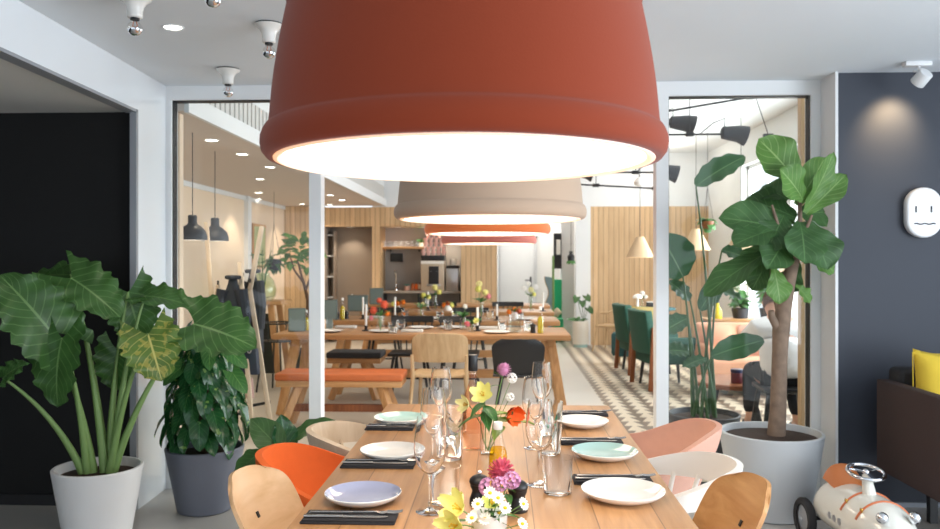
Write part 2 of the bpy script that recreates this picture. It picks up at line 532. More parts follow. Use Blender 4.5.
# dark alcove
wall('wall_alcove', M['blackwall'], (-5.1, -2.082, 4.46, 4.60, 0, 2.35), (-5.1, -5.0, -1.5, 4.46, 0, 2.35))
m = MB()
xa, xb_ = skew(-4) - .036, skew(4.46) - .036
m.add([(-5.1, -4, 2.236), (xa, -4, 2.236), (xb_, 4.458, 2.236), (-5.1, 4.458, 2.236), (-5.1, -4, 2.4), (xa, -4, 2.4), (xb_, 4.458, 2.4), (-5.1, 4.458, 2.4)],
      [(3, 2, 1, 0), (4, 5, 6, 7), (0, 1, 5, 4), (1, 2, 6, 5), (2, 3, 7, 6), (3, 0, 4, 7)])
struct(m.build('ceiling_alcove', paint('alcove_ceiling_paint', rgb(214, 214, 211), .85), smooth=0))
wall('baseboard_alcove', M['black'], (-5.0, -2.085, 4.445, 4.459, 0, .06))

# right navy wall with its white return
xn = X(836, 4.63)
wall('wall_right', M['navy'], (xn, 4.6, 4.63, YP - .05, 0, CZ))
wall('trim_5', M['white'], (xn - .016, xn, 4.60, YP - .05, 0, CZ))
wall('baseboard_right', paint('navy_skirting', rgb(150, 156, 166), .5), (xn, 4.6, 4.615, 4.63, 0, .025))

# glazed partition: frames as structure, panes as glass
def frame_win(n, px0, px1, postL, postR, top=2.41, gt=2.375):
    x0, x1 = X(px0, YP), X(px1, YP)
    f = MB()
    f.span(x0 - postL, x0, YP - .05, YP + .05, 0, top)
    f.span(x1, x1 + postR, YP - .05, YP + .05, 0, top)
    f.span(x0, x1, YP - .05, YP + .05, gt, top)
    f.span(x0, x1, YP - .05, YP + .05, 0, .05)
    o = struct(f.build('window_%d' % n, M['frame'], smooth=0))
    g = MB()
    for a, b, c, d in ((x0, x0 + .006, .05, gt), (x1 - .005, x1, .05, gt), (x0, x1, gt - .006, gt), (x0, x1, .05, .056)):
        g.span(a, b, YP - .03, YP + .03, c, d)
    g.build('gasket', M['gasket'], o, smooth=0)
    p = MB(); p.span(x0 + .006, x1 - .005, YP - .006, YP + .006, .056, gt - .006)
    p.build('glass_pane', M['glass'], o, smooth=0)
    return o
frame_win(1, 174.5, 311, .075, .072)
frame_win(2, 667, 808, .073, .085)
# side reveal between the right frame and the navy wall
wall('trim_6', M['gloss'], (X(822, YP) - .02, xn - .016, YP - .05, YP + .05, 0, 2.41))
# header panel of the open doorway between the two panes
wall('trim_7', M['frame'], (X(311, YP) + .0725, X(655, YP), YP - .05, YP + .05, 2.375, 2.41))

# slim timber jambs just inside the two panes
wall('trim_9', M['oakpale'], (X(799.5, 5.0), X(805, 5.0), 4.97, 5.03, 0, 2.6))
wall('trim_10', M['beige'], (X(176, 5.0), X(181.5, 5.0), 4.97, 5.03, 0, 2.325))
# ---- dining room walls
wall('wall_dining_left', M['beige'], (XL - .15, XL, YP - .2, YB + .1, 0, 2.33))
wall('wall_dining_front', M['wallwhite'], (XL - .15, -2.36, YP, YP + .06, 0, 2.33))
wall('trim_8', M['white'], (XL, XL + .06, 11.3, 11.45, 0, 2.33), (XL, XL + .02, YP + .1, YB, 2.27, 2.33))
# right wall with tall windows
wy = [(5.6, 7.4), (7.8, 9.6), (10.0, 11.6)]
sp = [(XR, XR + .2, YP, 16.4, 0, .5), (XR, XR + .2, YP, 16.4, 2.75, DZ)]
yy = YP
for a, b in wy:
    sp.append((XR, XR + .2, yy, a, .5, 2.75)); yy = b
sp.append((XR, XR + .2, yy, 16.4, .5, 2.75))
wall('wall_dining_right', M['wallwhite'], *sp)
for i, (a, b) in enumerate(wy):
    f = MB()
    for s in ((a, a + .05, .5, 2.75), (b - .05, b, .5, 2.75), (a, b, .5, .55), (a, b, 2.7, 2.75), ((a + b) / 2 - .02, (a + b) / 2 + .02, .55, 2.7)):
        f.span(XR + .1, XR + .15, s[0], s[1], s[2], s[3])
    o = struct(f.build('window_%d' % (3 + i), M['white'], smooth=0))
    p = MB(); p.span(XR + .12, XR + .13, a + .05, b - .05, .55, 2.7); p.build('glass_pane', M['glass'], o, smooth=0)

xb = lambda px: X(px, YB)
ZT = 2.31
kx0, kx1 = xb(380), xb(461)
nx0, nx1 = xb(323), xb(372)
wall('wall_back', M['slat'],
     (XL, nx0, YB, YB + .15, 0, 2.33),
     (nx0, kx1, YB, YB + .15, 1.985, ZT),
     (nx1, kx0, YB, YB + .7, 0, 1.985),
     (kx1, xb(497), YB, YB + .15, 0, ZT))
wall('wall_back_right', M['slat'], (xb(590.5), XR, YB, YB + .15, 0, ZT))
wall('wall_back_upper', M['white'], (-2.2, XR, YB, YB + .15, ZT, DZ))
wall('wall_niche', M['taupe'], (nx0 - .1, nx1, YB + .6, YB + .7, 0, 2.1), (nx0 - .1, nx0, YB + .15, YB + .6, 0, 2.1), (nx0, nx1, YB + .15, YB + .6, 1.985, 2.05))
wall('wall_kitchen', paint('kitchen_grey_wall', rgb(158, 152, 147), .6), (kx0, kx1, YB + .6, YB + .7, 0, 1.985), (kx0, kx1, YB + .15, YB + .6, 1.985, 2.05))
wall('wall_kitchen_side', M['wallwhite'], (kx1, xb(497), YB + .15, 16, 0, DZ))
wall('wall_pillar', M['white'], (xb(576), xb(590.5), YB - .02, YB + .3, 0, ZT))
wall('wall_end', M['wallwhite'], (-.6, 3.4, 16.2, 16.35, 0, DZ))
wall('wall_corridor', M['white'], (X(561, 14.6), X(574, 14.6), 14.6, 14.8, 0, ZT))
# white door at the end
dx0, dx1 = X(500, 16.2), X(534, 16.2)
d = MB(); d.span(dx0, dx1, 16.155, 16.2, 0.01, 1.84)
do = struct(d.build('door_1', M['white'], bevel=.004, smooth=0))
f = MB(); f.span(dx0 - .06, dx0 - .005, 16.13, 16.2, 0, 1.9); f.span(dx1 + .005, dx1 + .06, 16.13, 16.2, 0, 1.9); f.span(dx0 - .06, dx1 + .06, 16.13, 16.2, 1.845, 1.9)
f.build('door_frame', paint('door_frame_white', rgb(206, 208, 210), .5), do, smooth=0)
h = MB(); h.box((dx1 - .07, 16.145, .99), (.035, .02, .2)); h.tube([(dx1 - .07, 16.14, 1.02), (dx1 - .07, 16.1, 1.02), (dx1 - .18, 16.1, 1.02)], .012)
h.build('door_handle', M['black'], do)

# ================================================================== LIGHT
w = bpy.data.worlds.new('daylight'); SC.world = w; w.use_nodes = True
bg = w.node_tree.nodes['Background']
bg.inputs[0].default_value = (.80, .90, 1.0, 1); bg.inputs[1].default_value = 1.0

def area(name, loc, rot, sx, sy, power, col=(1, 1, 1)):
    l = bpy.data.lights.new(name, 'AREA'); l.shape = 'RECTANGLE'; l.size = sx; l.size_y = sy; l.energy = power; l.color = col
    o = bpy.data.objects.new(name, l); COL.objects.link(o); o.location = loc; o.rotation_euler = rot
    return o
def spot(name, loc, rot, power, ang, col=(1, .85, .66), blend=.6, r=.03):
    l = bpy.data.lights.new(name, 'SPOT'); l.energy = power; l.spot_size = R(ang); l.spot_blend = blend; l.color = col; l.shadow_soft_size = r
    o = bpy.data.objects.new(name, l); COL.objects.link(o); o.location = loc; o.rotation_euler = rot
    return o
def point(name, loc, power, col=(1, .82, .6), r=.05):
    l = bpy.data.lights.new(name, 'POINT'); l.energy = power; l.color = col; l.shadow_soft_size = r
    o = bpy.data.objects.new(name, l); COL.objects.link(o); o.location = loc
    return o
# daylight through the dining windows and the glazed street front behind the camera
for i, (a, b) in enumerate(wy):
    area('window_daylight', (XR + .3, (a + b) / 2, 1.65), (0, R(90), 0), 2.2, b - a, 75, (.93, .97, 1))
area('street_front_daylight', (3.9, .4, 1.3), (0, R(90), 0), 2.0, 4.5, 120, (.86, .93, 1))
area('rear_front_daylight', (.6, -3.8, 1.5), (R(-90), 0, 0), 6, 2.2, 70, (.94, .97, 1))
SC.view_settings.view_transform = 'Standard'
SC.view_settings.look = 'None'
SC.view_settings.gamma = 1
SC.view_settings.exposure = 0.75
SC.cycles.use_denoising = True
SC.cycles.max_bounces = 16
SC.cycles.transmission_bounces = 16
SC.cycles.transparent_max_bounces = 32
SC.cycles.sample_clamp_indirect = 6
# ================================================================== BELL PENDANTS over the long table
def bell(label, mat, loc, warm=6.0, inner=None):
    t = thing('pendant_lamp', label, 'lamp', loc, 0, 'bell pendants in a row')
    # loc.z = height of the rim's lower edge
    pr = [(.374, .010), (.384, .001), (.398, .002), (.407, .013), (.410, .027), (.409, .040), (.4045, .052), (.4005, .058), (.3955, .0605), (.3940, .064), (.3920, .08)]
    pr += [(.391 - .034 * (k / 8) ** 1.5, .08 + .225 * k / 8) for k in range(1, 9)]
    pr += [(.360, .312), (.357, .322), (.345, .352), (.315, .385), (.26, .41), (.18, .428), (.09, .438), (.05, .44)]
    inn = [(.05, .43), (.25, .40), (.335, .34), (.352, .30), (.372, .06), (.374, .010)]
    pr = [(r * .988, z) for r, z in pr]
    m = MB(); m.lathe(pr + inn, 96)
    m.build('lamp_shade', mat, t, smooth=50)
    m = MB(); m.lathe([(0, .011), (.35, .011), (.374, .011), (.374, .018), (0, .018)], 64)
    df_ = m.build('diffuser', M['diffuser'], t)
    m = MB(); m.lathe([(.361, .010), (.363, .002), (.372, -.003), (.380, -.001), (.381, .010)], 64); m.build('rim_glow_band', M['rimglow'], df_)  # glowing band: lamplight along the shade's lip put in as emission
    m = MB(); m.lathe([(.0, .436), (.05, .436), (.05, .455), (.03, .48), (.014, .5), (0, .5)], 24); m.build('cap', mat, t)
    top = (DZ if loc[1] > YP else CZ) - loc[2]
    m = MB(); m.tube([(0, 0, .49), (0, 0, top - .02)], .004, 8); m.build('cord', M['black'], t)
    m = MB(); m.lathe([(0, top - .03), (.05, top - .03), (.06, top - .02), (.06, top), (0, top)], 24); m.build('ceiling_canopy', mat, t)
    return t
M['rimglow'] = emit('amber_rim_glow', (1, .46, .15, 1), .42)
M['diffuser'] = emit('lit_opal_diffuser', (1, .86, .68, 1), 5.2)
def lampmat(n, c):
    m = paint(n, c, .85, spec=.1, bump=.15, bscale=300)
    p = m.node_tree.nodes['Principled BSDF']
    p.inputs['Sheen Weight'].default_value = .17; p.inputs['Sheen Roughness'].default_value = .5
    return m
specs = [
    ('terracotta', rgb(138, 58, 34), 464.5, 155, 1.63, 'huge terracotta red bell pendant lamp hanging nearest over the laid table'),
    ('taupe', rgb(192, 166, 143), 490, 216, 3.38, 'taupe beige bell pendant lamp hanging second behind the terracotta one'),
    ('bright_orange', rgb(244, 130, 72), 487.5, 231.5, 5.15, 'bright orange bell pendant, thin sliver just under the beige pendant'),
    ('dusty_rose', rgb(200, 118, 106), 489, 242, 6.8, 'dusky rose bell pendant, farthest of the row, lowest in the picture')]
for n, c, px, py, Y, lab in specs:
    p = at(px, py, Y)
    bell(lab, lampmat(n + '_shade_felt', c), (p.x, p.y, p.z - .016))

# ================================================================== LOBBY CEILING FITTINGS
M['bulbglass'] = glass('clear_bulb_glass', (.97, .97, .97, 1), 1.5)
def bulb_light(p, label):
    t = thing('bulb_holder_lamp', label, 'ceiling lamp', p, 0, 'porcelain bulb holders on the lobby ceiling')
    m = MB(); m.lathe([(0, 0), (.062, 0), (.062, -.006), (0, -.006)], 32); m.build('mounting_ring', M['gasket'], t)
    m = MB(); m.lathe([(0, -.006), (.066, -.006), (.062, -.012), (.046, -.022), (.034, -.04), (.029, -.066), (.030, -.082), (.026, -.086), (0, -.086)], 32)
    m.build('socket', M['porcelain'], t, smooth=50)
    m = MB(); m.lathe([(0, -.086), (.018, -.086), (.018, -.094), (0, -.094)], 20); m.build('screw_cap', M['gasket'], t)
    m = MB(); m.lathe([(.012, -.094), (.013, -.104)] + [(.029 * math.sin(a), -.128 + .029 * math.cos(a)) for a in [R(d) for d in range(30, 100, 12)]], 24)
    bo_ = m.build('bulb', M['bulbglass'], t, smooth=60)
    m = MB(); m.lathe([(.0292 * math.sin(a), -.128 + .0292 * math.cos(a)) for a in [R(d) for d in range(98, 181, 11)]], 24)
    m.build('mirror_cap', M['chrome'], bo_, smooth=60)
    m = MB(); m.tube([(-.006, 0, -.1), (-.01, 0, -.118), (0, 0, -.124), (.01, 0, -.118), (.006, 0, -.1)], .0016, 6); m.build('filament', M['leather'], bo_)
    return t
for px, py, lab in ((228, 69, 'porcelain bulb lamp with mirrored globe, nearest the glass partition'),
                    (269, 24, 'porcelain bulb lamp with mirrored globe, beside the terracotta pendant'),
                    (135, -3, 'porcelain bulb lamp left of the round lobby downlight'),
                    (213, -36, 'mirrored globe bulb barely peeking in at the upper picture edge')):
    bulb_light(atz(px, py, CZ), lab)

M['lit'] = emit('lit_downlight', (1, .93, .82, 1), 7)
def downlight(p, label, r=.05, power=0, grp='downlights in the soffit', tilt=(0, 0, 0)):
    t = thing('downlight', label, 'downlight', p, 0, grp)
    m = MB(); m.lathe([(r * .82, -.001), (r, -.006), (r * 1.08, -.003), (r * 1.1, 0), (r * .82, 0)], 28); m.build('trim_ring', M['white'], t)
    m = MB(); m.lathe([(0, -.002), (r * .84, -.002), (r * .84, -.0005), (0, -.0005)], 24); m.build('lens', M['lit'], t)
    if power: spot('downlight_beam', (p[0], p[1], p[2] - .02), tilt, power, 110)
    return t
downlight(atz(173, 27, CZ), 'round recessed downlight alone in the lobby ceiling', .045, 4, 'lobby downlight')
dl = [(211.6, 140, 'soffit downlight behind the left pane, largest and nearest'),
      (242, 154, 'soffit downlight second along the left pane row'),
      (270, 167, 'soffit downlight third along the row, by the terracotta pendant rim'),
      (260, 179, 'small soffit downlight under the third one of the row'),
      (258.5, 192.6, 'small soffit downlight in the middle of the left pane, fifth down'),
      (258, 199, 'soffit downlight nearest the white header of the left wall'),
      (302, 204, 'soffit downlight beside the white partition post, over the potted tree'),
      (330, 195, 'soffit downlight just right of the partition post, by the fascia'),
      (342, 200, 'soffit downlight right of two others, close to the white fascia'),
      (330, 204.5, 'soffit downlight low, directly above the dark niche')]
for i, (px, py, lab) in enumerate(dl):
    p = atz(px, py, 2.33)
    if p.y > 13.2: p.y = 13.2
    downlight(p, lab, .055 if i < 4 else .06, 18 if i in (0, 2, 4, 6, 8, 9) else 0)
downlight(Vector((X(350, 13.7), 13.75, 1.985)), 'single downlight recessed in the top of the dark niche', .06, 10, 'niche downlight')

# track spotlight washing the navy wall
p = atz(917, 62, CZ)
t = thing('ceiling_spotlight', 'white adjustable spotlight on the lobby ceiling by the navy wall', 'spotlight', p)
m = MB(); m.box((0, 0, -.012), (.14, .05, .024)); m.build('mounting_plate', M['white'], t, bevel=.004)
m = MB(); m.tube([(.01, 0, -.02), (.01, 0, -.05)], .008); m.tube([(-.02, 0, -.05), (.04, 0, -.05), (.045, 0, -.085)], .006); m.build('bracket', M['white'], t)
m = MB()
a = Vector((.02, -.02, -.085)); dvec = Vector((-.3, .75, -.6)).normalized()
for q0, q1, r0, r1 in ((-.03, .045, .037, .04),):
    m.tube([a + dvec * q0, a + dvec * q1], [r0, r1], 24)
m.build('lamp_head', M['white'], t, bevel=.003)
tgt = at(893, 128, 4.63); src = p + Vector((.01, .02, -.13))
sd = (tgt - src).normalized()
spot('navy_wall_wash', src, sd.to_track_quat('-Z', 'Y').to_euler(), 13, 84, (1, .72, .42), 1.0, .04)

# dark dome pendants in the dining room, left
def dome(px, py, Y, label, s=1.0):
    p = at(px, py, Y)      # rim height
    t = thing('dome_pendant', label, 'lamp', p, 0, 'dark dome pendants behind the left pane')
    pr = [(.104, 0), (.106, .004), (.104, .03), (.09, .07), (.06, .1), (.036, .115), (.032, .13), (.032, .175), (.026, .182), (0, .182)]
    pr = [(r * s, z * s) for r, z in pr]
    m = MB(); m.lathe([(.0, .105 * s), (.085 * s, .066 * s), (.1 * s, .0 * s)] + pr, 36); m.build('lamp_shade', M['char'], t, smooth=50)
    m = MB(); m.ball((0, 0, .05 * s), .03 * s, 12, 8); m.build('bulb', emit('warm_bulb', (1, .82, .55, 1), 10), t)
    m = MB(); m.tube([(0, 0, .18 * s), (0, 0, 2.33 - p.z)], .003, 6); m.build('cord', M['black'], t)
    point('dome_bulb', (p.x, p.y, p.z + .012), 5)
dome(192.5, 240, 5.75, 'dark grey dome pendant, left and nearer of the two')
dome(215, 241, 6.72, 'dark grey dome pendant, right of the pair, by the coat rack', 1.08)

# triangular beige pendants over the lounge
def cone(px, py, Y, w, label, cut=.28):
    p = at(px, py, Y)
    t = thing('cone_pendant', label, 'lamp', p, 0, 'beige cone pendants in the lounge')
    m = MB(); hh = w * .74
    m.lathe([(w * .49, .006), (w / 2, 0), (w / 2 * cut, hh), (0, hh), (0, hh - .01), (w / 2 * cut - .01, hh - .01), (w * .48, .01)], 32)
    m.build('lamp_shade', paint('beige_lamp_shade', rgb(216, 186, 150), .8), t, smooth=40)
    m = MB(); m.tube([(0, 0, hh), (0, 0, DZ - p.z)], .004, 6); m.build('cord', M['black'], t)
    m = MB(); m.ball((0, 0, .07), .035, 10, 6); m.build('bulb', M['lit'], t)
    point('cone_bulb', (p.x, p.y, p.z + .01), 4)
cone(741, 252.5, 10.2, .39, 'beige cone pendant by the fig tree, rightmost of the cones')
cone(640, 257.5, 11.0, .38, 'beige cone pendant left of the right door post')
cone(696, 250, 11.4, .40, 'beige cone pendant hanging beneath the trailing plant')

# black counterbalance lamps: long rods with a shade at one end
def rodlamp(label, Y, p0, p1, shade=None, hang=None, flip=1, dz=0):
    a, b = at(*p0, Y), at(*p1, Y + dz)
    t = thing('rod_lamp', label, 'lamp', (a + b) / 2, 0, 'black rod lamps under the lounge ceiling')
    o = (a + b) / 2
    m = MB(); m.tube([a - o, b - o], .009, 8); m.build('rod', M['black'], t)
    for hp in (hang or []):
        f = hp
        q = a.lerp(b, f) - o
        m = MB(); m.box(q, (.07, .05, .035)); m.build('clamp', M['black'], t, bevel=.004)
        m = MB(); m.tube([q, (q.x, q.y, DZ - o.z)], .004, 6); m.build('cord', M['black'], t)
    if shade is not None:
        q = (a if shade == 0 else b) - o
        m = MB()
        s = .34 * flip
        m.tube([q + Vector((-.13 * flip, 0, .012)), q + Vector((-.12 * flip, 0, .012)), q + Vector((.02 * flip, 0, .0)), q + Vector((.09 * flip, 0, -.02))], [.035, .055, .075, .09], 20)
        m.build('lamp_shade', M['char'], t, smooth=40)
        m = MB(); m.tube([q + Vector((-.10 * flip, 0, .05)), q + Vector((-.1 * flip, 0, .14)), q + Vector((-.2 * flip, 0, .1)), q + Vector((-.32 * flip, 0, 0))], .005, 6); m.build('flex', M['black'], t)
    return t
rodlamp('long slanting black rod high up with a clamp near the pane top', 7.0, (640, 116), (775, 93), hang=[.82])
rodlamp('black rod lamp whose wedge shade hangs left by the door post', 7.4, (640, 125), (684, 123.5), shade=1, hang=[.3])
rodlamp('black rod lamp with wedge shade left of the fig crown', 7.2, (640, 135), (736, 134), shade=1, hang=[.52])
rodlamp('black rod lamp with small shade, lower beside the door post', 8.0, (560, 172), (668, 172.5), shade=1, hang=[.7])
rodlamp('lowest slanting black rod under the beige pendant rim', 8.6, (570, 184), (657, 188.5), shade=None, hang=[.3, .98])
rodlamp('short black rod with dark shade right of the beige pendant', 7.8, (530, 168), (584, 171), shade=1, hang=[.2])
t = thing('globe_pendant', 'small white globe pendant hanging on a thin cord by the door post', 'lamp', at(639, 182, 9.0))
m = MB(); m.lathe([(0, -.055), (.05, -.03), (.06, 0), (.03, .04), (.015, .05), (0, .05)], 20); m.build('lamp_shade', M['ceramic'], t)
m = MB(); m.tube([(0, 0, .05), (0, 0, DZ - t.location.z)], .004, 6); m.build('cord', M['black'], t)
q = at(768, 136, 7.6)
t = thing('counterweight', 'small black counterweight dangling on a slanting cord left of the fig crown', 'counterweight', q)
m = MB(); m.box((0, 0, 0), (.085, .05, .04)); m.build('weight', M['black'], t, bevel=.004)
c = at(756, 98, 7.6) - q
m = MB(); m.tube([(0, 0, .02), c, (c.x, c.y, DZ - q.z)], .004, 6); m.build('cord', M['black'], t)

# unseen fill lights added to brighten the corridor, right back wall and kitchen
for i, (x, y) in enumerate(((.35, 14.6), (1.0, 15.3), (2.4, 12.4))):
    point('added_fill_light', (x, y, 2.9), (26, 24, 14)[i], (1, .96, .9), .15)
for px in (398, 424, 448):  # downlights added because the kitchen wall was too dark
    downlight(Vector((X(px, YB + .3), YB + .32, 1.985)), ['left', 'middle', 'right'][(398, 424, 448).index(px)] + ' added downlight brightening the kitchen counter', .04, 14, 'added kitchen downlights')
# ================================================================== LONG TABLE in front
TZ = .74
TX0, TX1, TY0, TY1 = -.524, .475, 1.0, 3.62
TC = ((TX0 + TX1) / 2, (TY0 + TY1) / 2)
t = thing('dining_table', 'long oak plank dining table laid for six under the terracotta pendant', 'table', (TC[0], TC[1], 0))
m = MB(); m.box((0, 0, TZ - .02), (TX1 - TX0, TY1 - TY0, .04)); m.build('tabletop', M['tabletop'], t, bevel=.004)
for sx in (-1, 1):
    for sy in (-1, 1):
        m = MB(); m.bar((sx * .40, sy * 1.25, TZ - .04), (sx * .43, sy * 1.26, 0), .075, .075, .06, .06); m.build('leg', M['oakz'], t, bevel=.004)
for sy in (-1, 1):
    m = MB(); m.box((0, sy * 1.25, TZ - .085), (.74, .06, .09)); m.build('apron', M['oak'], t, bevel=.003)

# ---- plates
def plate(px, py, dia, mat, label, z=TZ):
    c = atz(px, py, z + .024)
    t = thing('plate', label, 'plate', (c.x, c.y, z), 0, 'plates on the long table')
    r = dia / 2
    m = MB()
    m.lathe([(0, .0), (r * .58, 0), (r * .66, .002), (r * .9, .014), (r * .995, .0235), (r, .026), (r * .985, .0275)], 48)
    m.build('underside', M['ceramic'], t, smooth=50)
    m = MB(); m.lathe([(r * .985, .0275), (r * .95, .0245), (r * .86, .014), (r * .7, .007), (0, .0055)], 48)
    m.build('well', mat, t, smooth=50)
    return c
plate(363, 492.5, .207, M['ceramicb'], 'lilac blue glazed plate nearest on the left of the table')
plate(392, 449.5, .213, M['ceramic'], 'white plate on the left side, between lilac and teal plates')
plate(400, 417.0, .21, M['ceramicg'], 'pale teal plate at the far left of the table')
plate(623, 489.5, .228, M['ceramic'], 'white plate nearest on the right of the table')
plate(604.5, 450.3, .218, M['ceramicg'], 'pale teal plate on the right side, between two white plates')
plate(582.5, 420.0, .203, M['ceramic'], 'small white plate at the far right of the table')

# ---- napkins with cutlery
def setting(px0, px1, py, where, rz=0):
    a, b = atz(px0, py, TZ), atz(px1, py, TZ)
    c = (a + b) / 2; w = b.x - a.x
    t = thing('napkin', 'folded black napkin %s' % where, 'napkin', (c.x, c.y, TZ), rz, 'black napkins on the long table')
    m = MB()
    m.box((0, 0, .003), (w, .085, .006)); m.box((.002, .001, .0085), (w - .004, .081, .005))
    m.build('cloth', M['napkin'], t, bevel=.0022)
    zz = TZ + .0115
    sgn = 1
    f = thing('fork', 'steel fork lying on the napkin %s' % where, 'fork', (c.x + .004, c.y + .014, zz), rz, 'forks on the black napkins')
    m = MB(); m.bar((-w * .46, 0, .0025), (.0, 0, .003), .011, .003, .006, .0035); m.bar((0, 0, .003), (w * .26, 0, .005), .006, .0035, .007, .003); m.build('handle', M['cutlery'], f, bevel=.001)
    m = MB()
    m.grid(lambda u, v: (w * .25 + u * .03, (v - .5) * (.009 + .014 * math.sin(u * PI * .5)), .006 - .003 * math.sin(u * PI)), 6, 4, th=.002)
    fn_ = m.build('fork_neck', M['cutlery'], f)
    for k in range(4):
        m = MB(); yy = -.0093 + k * .0062
        m.tube([(w * .25 + .029, yy, .005), (w * .25 + .05, yy, .004), (w * .25 + .068, yy * .9, .0075)], [.0017, .0015, .001], 6); m.build('tine', M['cutlery'], fn_)
    k = thing('knife', 'steel knife lying on the napkin %s' % where, 'knife', (c.x - .004, c.y - .02, zz), rz, 'knives on the black napkins')
    m = MB(); m.bar((-w * .46, 0, .003), (-.01, 0, .003), .012, .005, .009, .005); m.build('handle', M['cutlery'], k, bevel=.0015)
    m = MB(); m.prism([(-.012, -.006), (w * .34, -.008), (w * .41, -.004), (w * .44, .004), (w * .42, .007), (-.012, .006)], 'z', .0014, .003); m.build('blade', M['cutlery'], k)
setting(303, 397, 519.5, 'in front of the lilac blue plate')
setting(342, 415, 465.5, 'in front of the white plate on the left')
setting(366, 414, 428.5, 'in front of the far left teal plate')
setting(573, 651, 481.5, 'behind the nearest white plate on the right')
setting(558, 622, 443, 'behind the teal plate on the right')
setting(560, 607, 414.8, 'behind the far right white plate')

# ---- wine glasses and tumblers
def wine_proto():
    t = thing('wine_glass', 'x', 'wine glass', (0, 0, TZ), 0, 'wine glasses on the long table')
    m = MB()
    m.lathe([(0, .0008), (.036, .0008), (.037, .0018), (.03, .0035), (.012, .007), (.0055, .014), (0, .014)], 36); m.build('foot', M['tumbler'], t, smooth=60)
    m = MB(); m.lathe([(0, .012), (.0048, .014), (.0038, .03), (.0036, .085), (.006, .098), (0, .099)], 16); m.build('stem', M['tumbler'], t, smooth=60)
    m = MB()
    out = [(.0, .0985), (.008, .099), (.022, .108), (.034, .125), (.0405, .147), (.042, .168), (.040, .195), (.0365, .222), (.0335, .245)]
    inn = [(r - .0014, z + (.002 if i < 3 else 0)) for i, (r, z) in enumerate(out[1:])][::-1]
    m.lathe(out + inn + [(0, .1015)], 40); m.build('bowl', M['tumbler'], t, smooth=70)
    return t
wg = wine_proto()
def foot(px, py): p = atz(px, py, TZ); return (p.x, p.y, TZ)
wl = [(430, 512, 'wine glass nearest on the left, right of the lilac blue plate'),
      (433.5, 466, 'wine glass second from the front on the left side'),
      (441, 432, 'wine glass farthest on the left, by the far teal plate'),
      (540, 485, 'wine glass nearest on the right, just behind the low tumbler'),
      (534, 448, 'wine glass second on the right, in the middle of its row'),
      (541.5, 424, 'wine glass farthest on the right, by the small white plate')]
for i, (px, py, lab) in enumerate(wl):
    if i == 0: wg.location = foot(px, py); wg['label'] = lab
    else: dup(wg, lab, foot(px, py))
tm = MB()
tm.lathe([(0, .0008), (.036, .0008), (.0385, .0035), (.0435, .1), (.0423, .1), (.0372, .008), (0, .007)], 40)
tg = tm.build('tumbler', M['tumbler'], None, smooth=60)
tl = [(444.5, 503, 'straight water tumbler nearest on the left, behind the nearest wine glass'),
      (450, 459, 'water tumbler second on the left, left of the rose wine bottle'),
      (456, 432, 'water tumbler farthest on the left, behind the bottle row'),
      (557.5, 493, 'water tumbler nearest on the right, beside the white plate'),
      (549, 453, 'water tumbler second on the right, among the wine glasses'),
      (552, 427, 'water tumbler farthest on the right, near the small white plate')]
for i, (px, py, lab) in enumerate(tl):
    o = tg if i == 0 else tg.copy()
    if i: COL.objects.link(o)
    o.location = foot(px, py); tag(o, lab, 'tumbler', 'water tumblers on the long table')

# ---- rose bottle
p = foot(473, 449)
t = thing('wine_bottle', 'clear bottle of rose wine with black cap on the long table', 'bottle', p)
prof = [(0, .002), (.033, 0), (.0365, .004), (.037, .02), (.037, .17), (.034, .19), (.024, .212), (.0155, .232), (.0145, .255), (.0145, .3), (0, .3)]
m = MB(); m.lathe(prof, 36); m.build('bottle_body', M['bottleglass'], t, smooth=60)
m = MB(); m.lathe([(0, .006), (.0345, .006), (.0345, .168), (.031, .187), (.02, .21), (.012, .235), (.012, .26), (0, .26)], 32); m.build('wine', M['rose'], t, smooth=60)
m = MB(); m.lathe([(.0152, .27), (.0162, .272), (.0162, .322), (.015, .325), (0, .325)], 24); m.build('cap', M['black'], t)
m = MB(); m.lathe([(.0374, .06), (.0374, .13)], 36); m.build('label_band', glass('faint_label', (.96, .86, .8, 1), .6), t)

# ---- oil bottle
p = foot(498, 478)
t = thing('oil_bottle', 'small clear oil bottle with white screw cap behind pink flowers', 'bottle', p)
prof = [(0, .001), (.026, 0), (.0285, .004), (.0285, .075), (.026, .085), (.018, .108), (.0135, .128), (.0125, .15), (0, .15)]
m = MB(); m.lathe(prof, 32); m.build('bottle_body', M['bottleglass'], t, smooth=60)
m = MB(); m.lathe([(0, .004), (.0265, .004), (.0265, .072), (.024, .083), (.02, .092), (0, .092)], 28); m.build('oil', M['oil'], t, smooth=60)
m = MB(); m.lathe([(.0135, .146), (.0142, .147), (.0142, .166), (.013, .168), (0, .168)], 28); m.build('cap', M['ceramic'], t)

# ---- mills
def mill(px, py, label, s=1):
    t = thing('pepper_mill', label, 'mill', foot(px, py), 0, 'black mills on the long table')
    m = MB(); m.lathe([(0, 0), (.026, 0), (.027, .004), (.0262, .018), (.0205, .034), (.0195, .04), (.0245, .05), (.025, .056), (0, .056)], 28); m.build('mill_body', M['blackwood'], t, smooth=40)
    m = MB(); m.lathe([(0, .057), (.0255, .057), (.0275, .062), (.026, .07), (.018, .077), (.008, .081), (0, .081)], 28); m.build('mill_head', M['blackwood'], t, smooth=50)
    m = MB(); m.lathe([(0, .081), (.005, .081), (.0065, .086), (.005, .091), (0, .092)], 16); m.build('knob', M['chrome'], t)
mill(479.5, 505, 'black turned mill left of the pink flower head')
mill(517.5, 511, 'black turned mill right of the pink flower head')

